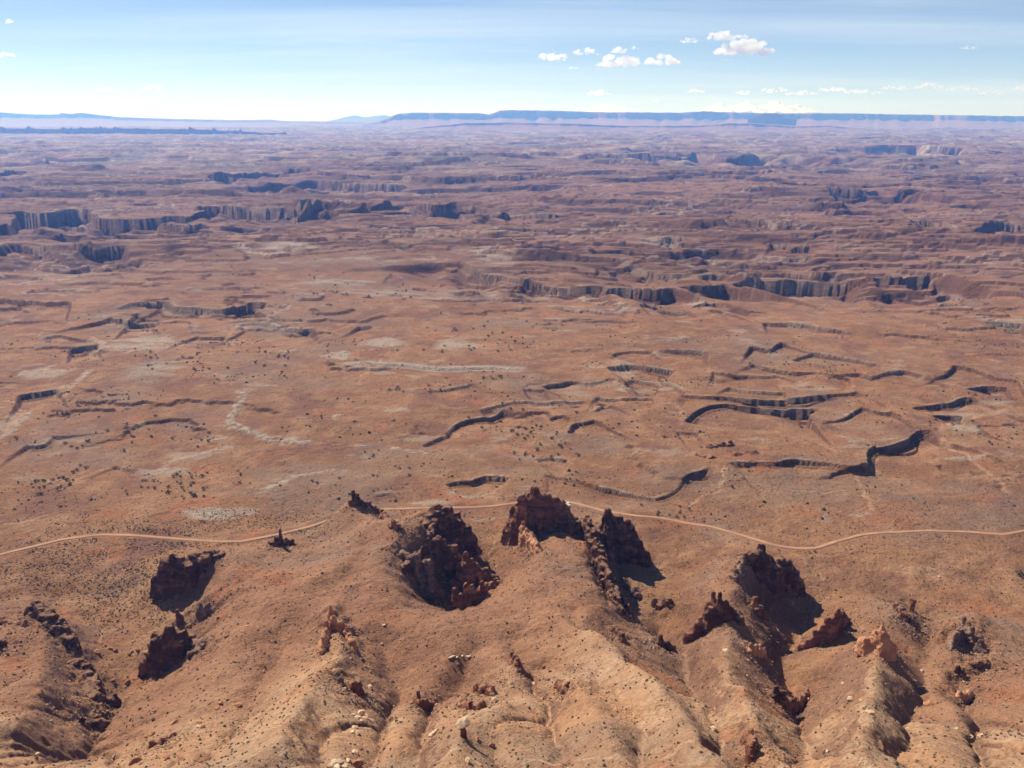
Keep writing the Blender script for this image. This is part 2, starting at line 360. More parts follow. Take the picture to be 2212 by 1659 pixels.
F('rock_outcrop', 'grey rubble outcrop below the twin-peaked fin', [(1345, 1262, None, 1248, 2.5), (1372, 1280, None, 1266, 2.5)], 'M_grey', jag=.6, cat='rock outcrop')
F('rock_outcrop', 'black ledge on the slope behind the pale near ridge', [(1425, 1395, None, 1370, 2.4), (1445, 1402, None, 1385, 2.4)], 'M_dark', jag=.4, cat='rock outcrop')
F('rock_spire', 'small dark tooth at the edge of the pale near ridge', [(1335, 1375, None, 1352, 1.8), (1345, 1385, None, 1366, 1.8)], 'M_dark', cat='rock spire')
F('rock_butte', 'broad dark butte with a cat-eared summit and orange rim', [(1612, 1282, 4, 1205, 6), (1632, 1282, 3, 1186, 6), (1648, 1280, 3, 1206, 7), (1680, 1280, 3, 1208, 7), (1702, 1280, 3, 1212, 5)], 'M_dark', jag=.08, colr=(2.6, 4.4), foot=.1, cat='rock butte', voxel=.85)
F('rock_outcrop', 'stepped grey blocks at the left shoulder of the dark butte', [(1590, 1248, None, 1226, 3), (1602, 1235, None, 1215, 3)], 'M_grey', jag=.5, cat='rock outcrop')
F('rock_outcrop', 'line of crags trailing down below the dark butte', [(1628, 1312, None, 1285, 2.5), (1650, 1340, None, 1318, 2.4), (1668, 1365, None, 1348, 2.2)], 'M_red', jag=.4, cat='rock outcrop')
F('rock_fin', 'slanting red fin with a dark face left of the butte', [(1508, 1388, 8, 1338, 2), (1520, 1382, 9, 1308, 2.4), (1534, 1378, 10, 1282, 2.6)], 'M_red', jag=.15, colr=(1.4, 2.4), foot=.2)
F('rock_fin', 'dark crag column beside the slanting red fin', [(1545, 1385, 12, 1288, 2.6), (1560, 1382, 14, 1305, 3), (1575, 1378, 16, 1322, 3)], 'M_dark', jag=.35, colr=(1.4, 2.4), foot=.4)
F('rock_fin', 'ribbed red and black fin in the right valley', [(1758, 1395, None, 1358, 2.6), (1778, 1388, None, 1330, 3), (1800, 1378, None, 1306, 3.2), (1820, 1352, None, 1318, 3)], 'M_red', jag=.35, colr=(1.3, 2.3), foot=.35)
F('rock_spire', 'single square rock pillar casting a shadow at right', [(1966, 1318, None, 1292, 1.5)], 'M_red', cat='rock spire', colr=(1.2, 1.8), foot=.1, jag=.05, voxel=.6)
F('rock_outcrop', 'low dark ledge beside the square pillar', [(1935, 1312, None, 1302, 2), (1950, 1325, None, 1312, 2.2), (1958, 1340, None, 1328, 2)], 'M_dark', jag=.4, cat='rock outcrop')
F('rock_tower', 'sunlit orange tower with a rounded top on the right ridge', [(1885, 1408, None, 1356, 2.2), (1897, 1410, None, 1352, 2.8), (1908, 1412, None, 1362, 2.4)], 'M_orange', cat='rock tower', colr=(1.4, 2.4), foot=.25, jag=.12)
F('rock_outcrop', 'grey ribs of rock on the far right slope', [(2058, 1398, None, 1362, 3), (2075, 1370, None, 1330, 3), (2092, 1385, None, 1350, 3), (2115, 1405, None, 1380, 2.5)], 'M_grey', jag=.6, colr=(1.0, 1.8), cat='rock outcrop', foot=.7)
F('rock_outcrop', 'small dark crags low on the far right slope', [(2068, 1452, None, 1436, 2.2), (2110, 1440, None, 1425, 2.2), (2130, 1435, None, 1422, 1.8)], 'M_dark', jag=.6, cat='rock outcrop')
F('rock_outcrop', 'black gully walls in the near right valley', [(1672, 1505, None, 1478, 2.4), (1690, 1520, None, 1488, 2.6)], 'M_dark', jag=.4, cat='rock outcrop')
F('rock_outcrop', 'second black wall across the near right gully', [(1712, 1540, None, 1506, 2.2), (1740, 1510, None, 1484, 2.6)], 'M_red', jag=.4, cat='rock outcrop')
F('rock_outcrop', 'overhanging slab with a dark hollow at far right', [(2072, 1508, None, 1492, 2), (2095, 1505, None, 1490, 2.2)], 'M_orange', jag=.2, cat='rock outcrop')
F('rock_outcrop', 'thin dark wall on the steep right ridge near the bottom', [(1618, 1600, None, 1570, 1.4), (1624, 1625, None, 1595, 1.4)], 'M_red', jag=.3, cat='rock outcrop')
F('rock_outcrop', 'red crag at the top of the lower middle gully', [(1035, 1490, None, 1472, 2), (1062, 1498, None, 1480, 2)], 'M_red', jag=.5, cat='rock outcrop')
F('rock_outcrop', 'cluster of dark crags in the lower middle gully', [(1000, 1528, None, 1508, 2.2), (1020, 1532, None, 1515, 2), (1042, 1530, None, 1514, 2)], 'M_red', jag=.5, cat='rock outcrop')
F('rock_outcrop', 'narrow dark wall beside the lower middle gully', [(905, 1520, None, 1490, 1.4), (912, 1530, None, 1506, 1.6), (938, 1525, None, 1506, 1.6)], 'M_red', jag=.4, cat='rock outcrop')
F('rock_outcrop', 'dark knob under the beaded spire ridge', [(765, 1492, None, 1468, 1.8)], 'M_red', cat='rock outcrop')
F('rock_outcrop', 'pale crumbling edge on the ridge below the beaded spire', [(728, 1470, None, 1450, 1.6), (736, 1478, None, 1462, 1.6)], 'M_grey', cat='rock outcrop', jag=.4)
F('rock_outcrop', 'brown crags on the slope at lower left', [(330, 1612, None, 1598, 1.6), (350, 1605, None, 1592, 1.6)], 'M_red', cat='rock outcrop', jag=.5)
F('rock_outcrop', 'brown crag in the middle of the central valley slope', [(1105, 1430, None, 1408, 2), (1118, 1440, None, 1420, 1.8)], 'M_red', cat='rock outcrop', jag=.5)
F('rock_outcrop', 'reddish crag above the pale bedded ridge', [(1205, 1482, None, 1466, 1.8), (1222, 1490, None, 1476, 1.8)], 'M_red', cat='rock outcrop', jag=.5)
F('rock_outcrop', 'small knob crowning the near right ridge', [(1620, 1408, None, 1388, 1.8), (1640, 1412, None, 1390, 1.8)], 'M_orange', cat='rock outcrop', jag=.4)
F('rock_outcrop', 'red jointed blocks on the flat beyond the road', [(1531, 973, 0, 961, 4), (1551, 970, 0, 958, 5), (1576, 968, 0, 953, 5)], 'M_red', jag=.3, cat='rock outcrop', colr=(2, 3.6))
F('rock_outcrop', 'second set of red jointed blocks below the first', [(1508, 990, 0, 980, 4), (1536, 998, 0, 986, 5)], 'M_red', jag=.3, cat='rock outcrop', colr=(2, 3.6))
APRON = []
for _f in FINS:
    for (px, py, z, pt, hw) in _f[2]:
        if z is None:
            z = 10.0
            for _ in range(12):
                xx, yy = on_level(px, py, z)
                z = .5 * z + .5 * float(tps_eval(np.array([xx]), np.array([yy]))[0])
        xx, yy = on_level(px, py, z)
        if yy < 640:
            zt = CAM_Z + px_ray(px, pt)[1] * yy
            APRON.append((xx, yy, min(.13 * (zt - z), 3.2), hw))

# ------------------------------------------------------------------ rim ledges traced from the photograph (the lower ground is on the camera's side)
LEDGES = []
def ledge(pts, drop, fall=None, pale=0.0, rag=1.0):
    P3 = np.concatenate([np.array(level_pts(pts)), np.array([[p[2] if len(p) > 2 else drop] for p in pts], float)], 1)
    n_ = 3 * len(pts)
    d_ = np.concatenate([[0], np.cumsum(np.hypot(*(P3[1:, :2] - P3[:-1, :2]).T))]); t_ = np.linspace(0, d_[-1], n_)
    P3 = np.stack([np.interp(t_, d_, P3[:, k]) for k in range(3)], -1)
    for _ in range(2): P3[1:-1] = .25 * P3[:-2] + .5 * P3[1:-1] + .25 * P3[2:]
    P = P3[:, :2]; dr = P3[:, 2]
    LEDGES.append((P, dr, fall or 5.0 * float(dr.max()) + 10, pale, rag))
ledge(c6([(905, 612, 3), (960, 600, 5), (1100, 605, 6), (1180, 595, 6), (1210, 580, 7), (1290, 590, 6), (1380, 605, 6), (1480, 615, 7), (1545, 605, 9), (1560, 560, 9), (1570, 525, 10), (1640, 490, 10), (1720, 465, 10), (1760, 430, 12), (1840, 435, 11)]), 8, 45)
ledge(c6([(120, 640), (200, 640), (330, 680), (430, 695), (500, 715), (600, 742), (720, 705), (730, 660), (850, 625)]), 7)
ledge(c6([(745, 410), (780, 345), (850, 325), (920, 320), (1050, 310), (1150, 315), (1300, 310), (1330, 320)]), 11)
ledge(c6([(700, 280), (800, 295), (900, 300), (1050, 290), (1200, 290), (1300, 290), (1400, 280), (1520, 268)]), 8)
ledge(c6([(60, 262), (150, 262)]), 4)
ledge(c6([(125, 245), (200, 235), (290, 225), (340, 240), (410, 220), (430, 208)]), 6)
ledge(c6([(420, 110), (500, 95), (600, 100), (700, 100), (850, 105)]), 7)
ledge(c6([(400, 165), (500, 155), (600, 165), (690, 175)]), 9)
ledge(c6([(860, 185), (950, 195), (1100, 195), (1150, 185)]), 4)
ledge(c6([(1030, 150), (1120, 170), (1230, 190), (1280, 185), (1480, 205)]), 6)
ledge(c6([(1500, 185), (1560, 210), (1640, 185), (1700, 175)]), 6)
ledge(c6([(1020, 85), (1110, 95), (1130, 70), (1165, 62)]), 7)
ledge(c6([(1210, 125), (1280, 105), (1340, 100), (1400, 120), (1580, 150)]), 5)
ledge(c6([(1900, 150), (2000, 165), (2080, 200), (2200, 215)]), 8)
ledge(c6([(1960, 250), (1990, 236), (2060, 228), (2150, 240)]), 13, 40)
ledge(c6([(1730, 335), (1800, 325), (1900, 315), (1920, 295), (2010, 290)]), 7)
ledge(c6([(1800, 365), (1870, 350), (1950, 352)]), 8)
ledge(c6([(1510, 325), (1580, 345), (1640, 345)]), 6)
ledge(c6([(235, 450), (250, 410), (320, 405), (370, 395)]), 6)
ledge(c6([(510, 200), (600, 210), (700, 245), (730, 280)]), 5)
ledge(c6([(360, 290), (450, 300), (600, 295)]), 4)
ledge(c6([(350, 355), (380, 335), (430, 325)]), 4)
ledge(c6([(110, 575), (170, 565), (240, 570)]), 5)
ledge(c6([(1300, 830), (1350, 840), (1362, 795)]), 6)
ledge(c6([(720, 455), (810, 455)]), 3)
ledge(c6([(930, 240), (1000, 250), (1090, 262), (1180, 265)]), 4)
ledge(c6([(-150, 350), (-40, 330), (40, 318), (120, 325), (250, 320), (340, 310)]), 3)
ledge(c6([(1500, 800), (1440, 800), (1540, 800)]), 2)
ledge(c5([(1800, 525), (1850, 490), (1920, 470), (1920, 430), (1980, 395), (2100, 375), (2200, 335)]), 5)
ledge(c5([(1915, 680), (1980, 660), (2060, 665), (2120, 640), (2200, 650)]), 5.5)
ledge(c5([(1600, 712), (1660, 708), (1710, 712)]), 2.5)
ledge(c5([(2040, 840), (2100, 830), (2190, 815)]), 7)
ledge(c5([(1840, 275), (1920, 265), (2050, 240)]), 3)
ledge(c5([(1460, 165), (1600, 155), (1740, 158), (1780, 165), (1900, 172), (2100, 176), (2290, 176)]), 4, 12, pale=1.0)
ledge(c5([(90, 280), (170, 272), (260, 258)]), 8, pale=.3)
ledge(c5([(290, 75), (340, 70), (420, 60)]), 8, pale=.4)
ledge(c5([(180, 45), (230, 30), (270, 20)]), 6, pale=.3)
ledge(c5([(110, 500), (190, 498), (220, 460)]), 4)
ledge(c5([(500, 580), (560, 595), (600, 605)]), 3)
ledge(c3([(470, 640, 6), (520, 632), (600, 605), (720, 605), (740, 630), (840, 630), (930, 640), (970, 640), (1050, 610), (1160, 610)]), 13, pale=.35)
ledge(c3([(480, 665), (560, 680), (620, 665), (690, 660)]), 9)
ledge(c3([(1030, 690), (1110, 680), (1165, 690), (1200, 712), (1300, 718), (1350, 712)]), 9, pale=.5)
ledge(c3([(850, 735), (930, 740), (975, 735)]), 6)
ledge(c3([(1560, 700), (1630, 705)]), 6)
ledge(c3([(0, 200), (80, 185), (180, 197), (280, 185), (370, 180), (410, 212), (480, 215), (600, 217), (700, 207), (800, 210), (920, 215)]), 52, 300)
ledge(c3([(600, 240), (700, 250), (830, 262), (900, 240)]), 26, 140)
ledge(c3([(830, 180), (950, 170), (1050, 185), (1200, 190), (1360, 192)]), 42, 240)
ledge(c3([(1340, 145), (1450, 150), (1560, 165), (1640, 172)]), 22)
ledge(c3([(1680, 165), (1780, 165), (1880, 182), (2000, 165), (2080, 177)]), 38, 220)
ledge(c3([(1120, 228), (1200, 222), (1320, 207), (1380, 192)]), 30, 160)
ledge(c3([(0, 45), (100, 40), (220, 48)]), 60, 400)
ledge(c3([(860, 50), (1000, 45), (1120, 45)]), 45, 400)
ledge(c3([(1260, 20), (1320, 22), (1400, 24)]), 60, 400)
ledge(c3([(1340, 55), (1480, 62), (1640, 68), (1780, 70)]), 40, 400)
ledge(c3([(0, 585), (100, 592), (200, 612), (300, 602)]), 14)
ledge(c3([(30, 340), (100, 340), (200, 352), (290, 352), (400, 365), (560, 355)]), 24, 130)
ledge(c3([(380, 380), (430, 425), (500, 400), (620, 395)]), 16)
ledge(c3([(240, 410), (330, 408)]), 12)
ledge(c3([(1720, 358), (1780, 352)]), 8)
ledge(c3([(1240, 585), (1320, 570), (1400, 568)]), 4, pale=.6)
ledge(c3([(1480, 378), (1580, 382), (1700, 362)]), 5)
ledge(c3([(1810, 575), (1900, 562), (2000, 552), (2212, 545)]), 5)
ledge(c3([(1380, 340), (1480, 350), (1570, 345)]), 9)
ledge(c4([(-220, 420), (-140, 470), (-60, 470), (0, 490), (100, 500), (180, 522), (300, 518), (420, 517)]), 24, pale=.2)
ledge(c4([(380, 533), (500, 522), (620, 528), (705, 520)]), 22)
ledge(c4([(720, 512), (820, 508), (930, 497)]), 25)
ledge(c4([(940, 488), (1050, 482), (1200, 472), (1400, 482), (1550, 487), (1680, 484), (1700, 470), (1840, 465)]), 30)
ledge(c4([(470, 410), (550, 442), (600, 462), (700, 467), (800, 472), (900, 457)]), 16, pale=.3)
ledge(c4([(880, 452), (1000, 432), (1180, 427), (1300, 452), (1450, 452)]), 15)
ledge(c4([(770, 590), (800, 575), (850, 565), (890, 562)]), 15)
ledge(c4([(555, 605), (620, 605), (760, 605)]), 8)
ledge(c4([(850, 625), (905, 622)]), 9)
ledge(c4([(580, 320), (640, 332), (700, 325), (760, 330)]), 13, pale=.4)
ledge(c4([(900, 270), (1000, 268), (1100, 270), (1150, 285)]), 14)
ledge(c4([(840, 365), (950, 375), (1050, 378), (1180, 385), (1300, 382)]), 12, pale=.5)
ledge(c4([(1120, 340), (1200, 345), (1300, 348)]), 14)
ledge(c4([(1650, 258), (1750, 250), (1850, 265), (1930, 290)]), 42, 220)
ledge(c4([(450, 182), (560, 177), (630, 192)]), 40, 220)
ledge(c4([(650, 172), (750, 177), (820, 182)]), 28, 180)
ledge(c4([(0, 187), (150, 192), (260, 187), (340, 192)]), 34, 220)
ledge(c4([(2100, 225), (2212, 232), (2400, 235)]), 48, 300)
ledge(c4([(1080, 178), (1190, 180)]), 30, 200)
ledge(c4([(1450, 517), (1530, 518), (1640, 512)]), 13)
ledge(c4([(1840, 520), (1900, 500), (1970, 522)]), 17)
ledge(c4([(1080, 680), (1200, 687), (1290, 692), (1350, 710), (1430, 717)]), 7)
ledge(c4([(2040, 690), (2120, 690), (2212, 700)]), 9, pale=.5)
ledge(c4([(1820, 575), (1880, 572), (1960, 600)]), 10)
ledge(c2([(505, 640), (600, 640), (700, 645)]), 95, 900)
ledge(c2([(560, 680), (680, 678)]), 60, 600)
ledge(c2([(700, 662), (800, 655), (900, 682), (1080, 668)]), 75, 700)
ledge(c2([(1640, 655), (1720, 660)]), 50, 500)
ledge(c2([(1750, 632), (1850, 640), (1970, 642)]), 110, 800)
ledge(c2([(2040, 655), (2140, 655), (2300, 662)]), 100, 800)
ledge(c2([(0, 612), (160, 614)]), 60, 700)
ledge(c2([(180, 608), (350, 612)]), 60, 700)
ledge(c2([(570, 594), (670, 588), (770, 594), (860, 600)]), 70, 900)
ledge(c2([(1360, 812), (1500, 815), (1600, 810)]), 40, 400)
ledge(c2([(1500, 597), (1620, 592), (1740, 600)]), 80, 900)

# ------------------------------------------------------------------ smooth flats and bare-rock patches (centre x, y, half sizes, in the photograph)
FLATS = [(760, 575, 300, 42), (1700, 680, 300, 62), (1000, 740, 330, 70), (820, 870, 380, 90), (1700, 900, 260, 70), (900, 990, 400, 60), (300, 1100, 500, 70), (1500, 800, 200, 30)]
PALE = [(880, 625, 150, 14, .55), (720, 605, 80, 9, .6), (840, 740, 60, 12, .8), (985, 745, 55, 14, .75), (340, 800, 60, 35, .5), (300, 735, 120, 16, .8), (95, 800, 60, 14, .75),
        (30, 900, 35, 30, .7), (430, 960, 70, 28, .55), (340, 1010, 70, 18, .6), (450, 1110, 60, 14, .9), (530, 1098, 30, 8, .7), (640, 1035, 80, 14, .65), (735, 770, 30, 10, .9), (1020, 1062, 60, 9, .6), (930, 1082, 50, 9, .7),
        (1260, 830, 90, 22, .4), (1080, 560, 45, 16, .7), (1550, 560, 80, 10, .5), (1700, 620, 70, 10, .6), (1240, 650, 50, 8, .6), (1430, 520, 60, 8, .6), (2080, 905, 25, 25, .6), (2160, 690, 60, 10, .6), (1420, 990, 60, 30, .3), (1120, 960, 120, 40, .35),
        (170, 600, 150, 30, .25), (620, 540, 60, 6, .9), (560, 520, 90, 6, .5), (1350, 790, 30, 20, .5), (2170, 870, 40, 20, .5), (1970, 1240, 60, 20, .3)]
GREYS = [(150, 930, 90, 60, .6), (180, 980, 120, 30, .5), (330, 790, 60, 40, .7), (420, 900, 60, 30, .6), (880, 620, 170, 22, .6), (1280, 960, 80, 25, .6), (540, 1060, 120, 10, .5), (560, 800, 120, 12, .5), (1560, 1150, 60, 20, .5), (1500, 1060, 120, 40, .35), (260, 690, 80, 25, .5), (2060, 1170, 120, 30, .35), (1050, 590, 60, 20, .7), (780, 1300, 200, 60, .35), (1550, 1330, 60, 60, .5), (800, 1150, 80, 50, .5), (1930, 1370, 80, 50, .4), (2130, 1400, 90, 60, .5), (120, 1420, 80, 60, .5), (1500, 1480, 120, 100, .5)]
# pale stone ridges: bent lines of white blocks
STONE_LINES = [(c5([(1040, 255), (1050, 300), (1010, 340), (1000, 400), (1060, 430), (1130, 460), (1200, 480), (1350, 498)]), 9, 2.2), (c5([(1700, 520), (1840, 548)]), 5, 1.0),
               (c5([(1530, 505), (1590, 508)]), 3, .6), (c3([(1015, 365), (1060, 380), (1150, 392), (1230, 380)]), 16, 2.0), (c3([(440, 755), (480, 790), (560, 800), (700, 775)]), 7, 1.5), (c5([(0, 470), (60, 420), (130, 340)]), 6, 1.2), (c5([(240, 270), (330, 225), (390, 180)]), 6, 1.2), (c3([(2060, 390), (2110, 370), (2170, 355)]), 12, 2),
               (c5([(80, 200), (110, 170), (180, 158), (230, 150)]), 5, 1.5), (c5([(370, 30), (430, 45), (470, 80), (550, 95), (640, 85)]), 7, 1.8), (c5([(600, 70), (690, 62), (720, 70)]), 6, 1.5), (c5([(1390, 135), (1440, 118), (1510, 105)]), 6, 1.2), (c5([(1210, 100), (1250, 105), (1300, 95)]), 6, 1.5),
               (c5([(640, 640), (700, 595), (760, 560), (860, 540), (1010, 490)]), 6, .7), (c5([(1110, 715), (1200, 670), (1290, 640), (1460, 620)]), 5, .7), (c5([(920, 470), (1000, 460)]), 4, .8), (c5([(1440, 400), (1480, 375)]), 5, .8), (c5([(1670, 360), (1760, 355)]), 5, .8), (c6([(1880, 390), (1930, 400), (1950, 440)]), 12, 1.5), (c6([(450, 215), (480, 240), (470, 265)]), 7, 1.2), (c6([(1420, 350), (1480, 340)]), 6, .6), (c4([(780, 350), (850, 365), (890, 380)]), 10, 2), (c4([(400, 240), (480, 225), (560, 215)]), 12, 2)]
# dry washes and faint tracks (line, half width, strength)
WASHES = [(c5([(0, 300), (60, 310), (110, 335), (60, 400), (0, 450)]), 5, .8), (c5([(260, 300), (300, 260), (350, 215), (400, 180)]), 6, .8), (c5([(200, 720), (260, 690), (330, 640), (430, 600), (520, 590)]), 5, .35), (c5([(0, 850), (130, 830), (210, 800)]), 4, .5), (c3([(390, 720), (430, 760), (480, 795), (560, 800), (720, 775)]), 6, .9), (c3([(960, 750), (1000, 720), (1020, 690)]), 8, .7), (c5([(90, 60), (150, 40), (190, 10)]), 5, .5), (c6([(1250, 720), (1380, 700), (1450, 690)]), 2, .5), (c6([(1000, 660), (1100, 680), (1330, 700)]), 3, .5),
          (c6([(905, 615), (910, 650), (900, 690), (820, 720), (780, 745), (760, 790)]), 4, .7), (c6([(1580, 535), (1570, 580), (1555, 605)]), 6, .9), (c6([(1480, 625), (1510, 680), (1540, 740), (1560, 800)]), 5, .8),
          (c6([(1840, 455), (1900, 500), (1960, 540), (2030, 600), (2110, 660), (2140, 720)]), 6, .7), (c6([(1840, 450), (1880, 400), (1960, 370), (2060, 350), (2180, 330)]), 10, .6), (c5([(1700, 20), (1690, 90), (1640, 145), (1560, 210), (1550, 240), (1575, 270)]), 4, .45),
          (c3([(1080, 840), (1200, 830), (1500, 700), (1700, 640)]), 5, .4), ([(215, 1165), (235, 1200), (290, 1240)], 2.5, .45), ([(160, 1340), (185, 1352), (220, 1365), (225, 1400), (245, 1412)], 1.6, .8), ([(285, 1405), (305, 1440), (318, 1460)], 2, .5),
          ([(1700, 1195), (1760, 1240), (1800, 1290)], 1.6, .5), ([(1795, 1290), (1740, 1330), (1735, 1370), (1700, 1430)], 2, .5), ([(222, 1580), (190, 1610), (165, 1659)], 2.5, .9), ([(1068, 1170), (1060, 1200), (1080, 1230)], 2, .5), (c6([(720, 430), (740, 370), (700, 320), (610, 330)]), 9, .5)]
def seg_dist(x, y, P, vals=None):
    """distance to a polyline, side (positive on the right-hand side), position along it (0..1) and interpolated values"""
    best = np.full(x.shape, 1e12); side = np.zeros(x.shape); par = np.zeros(x.shape); val = np.zeros(x.shape)
    L = np.concatenate([[0], np.cumsum(np.hypot(*(P[1:] - P[:-1]).T))])
    for k in range(len(P) - 1):
        ax, ay = P[k]; bx, by = P[k + 1]
        ex, ey = bx - ax, by - ay
        l2 = ex * ex + ey * ey + 1e-9
        t = np.clip(((x - ax) * ex + (y - ay) * ey) / l2, 0, 1)
        qx, qy = x - ax - t * ex, y - ay - t * ey
        d = qx * qx + qy * qy
        w = d < best
        best = np.where(w, d, best)
        side = np.where(w, qx * ey - qy * ex, side)
        par = np.where(w, (L[k] + t * (L[k + 1] - L[k])) / L[-1], par)
        if vals is not None:
            val = np.where(w, vals[k] + t * (vals[k + 1] - vals[k]), val)
    return np.sqrt(best), np.sign(side), par, val

def to_photo(x, y, z=0.0):
    """where a ground point would lie in the photograph (used to look up the traced patches)"""
    s = (z - CAM_Z) / y
    al = -np.arctan(s)                     # angle below the horizon
    py = 829.5 + FOC * np.tan(al - PITCH)
    dep = y * math.cos(PITCH) - (z - CAM_Z) * math.sin(PITCH)
    return 1106 + FOC * x / dep, py

def ellipses(x, y, L, default=1.0):
    """patches as ellipses on the ground; the centres and sizes are turned into ground metres"""
    out = np.zeros(x.shape)
    for e in L:
        cx, cy = on_level(e[0], e[1])
        x1, _ = on_level(e[0] + e[2], e[1])
        _, ya = on_level(e[0], e[1] - e[3]); _, yb = on_level(e[0], e[1] + e[3])
        hx, hy = abs(x1 - cx), abs(ya - yb) / 2
        cy = (ya + yb) / 2
        w = (np.abs(x - cx) < hx * 1.6) & (np.abs(y - cy) < hy * 1.6)
        if not w.any(): continue
        d = np.hypot((x[w] - cx) / hx, (y[w] - cy) / hy) + .55 * fbm(x[w] / (hx * .7) + e[0], y[w] / (hy * .7), 4, 181, .6)
        out[w] = np.maximum(out[w], (e[4] if len(e) > 4 else default) * ss(1.4, 0.5, d))
    return out

ROAD_PX = [(-260, 1275), (-120, 1235), (0, 1200), (60, 1185), (130, 1165), (220, 1156), (330, 1160), (440, 1168), (520, 1171), (600, 1158), (680, 1134), (745, 1110), (800, 1102), (860, 1099), (930, 1097), (1000, 1096), (1060, 1092), (1124, 1084), (1160, 1074),
           (1189, 1071), (1244, 1083), (1309, 1104), (1374, 1116), (1426, 1119), (1486, 1130), (1536, 1137), (1586, 1154), (1626, 1168), (1676, 1183), (1720, 1187), (1760, 1186), (1796, 1174), (1856, 1157), (1920, 1151), (2010, 1147), (2100, 1150), (2170, 1155), (2212, 1147), (2280, 1130), (2400, 1120)]
def smooth_line(P, n):
    P = np.asarray(P, float)
    d = np.concatenate([[0], np.cumsum(np.hypot(*(P[1:] - P[:-1]).T))])
    t = np.linspace(0, d[-1], n)
    q = np.stack([np.interp(t, d, P[:, k]) for k in range(P.shape[1])], -1)
    for _ in range(max(3, n // 90)):
        q[1:-1] = 0.25 * q[:-2] + 0.5 * q[1:-1] + 0.25 * q[2:]
    return q
ROAD = smooth_line(level_pts(ROAD_PX), 700)
ROAD_C = ROAD[::8]

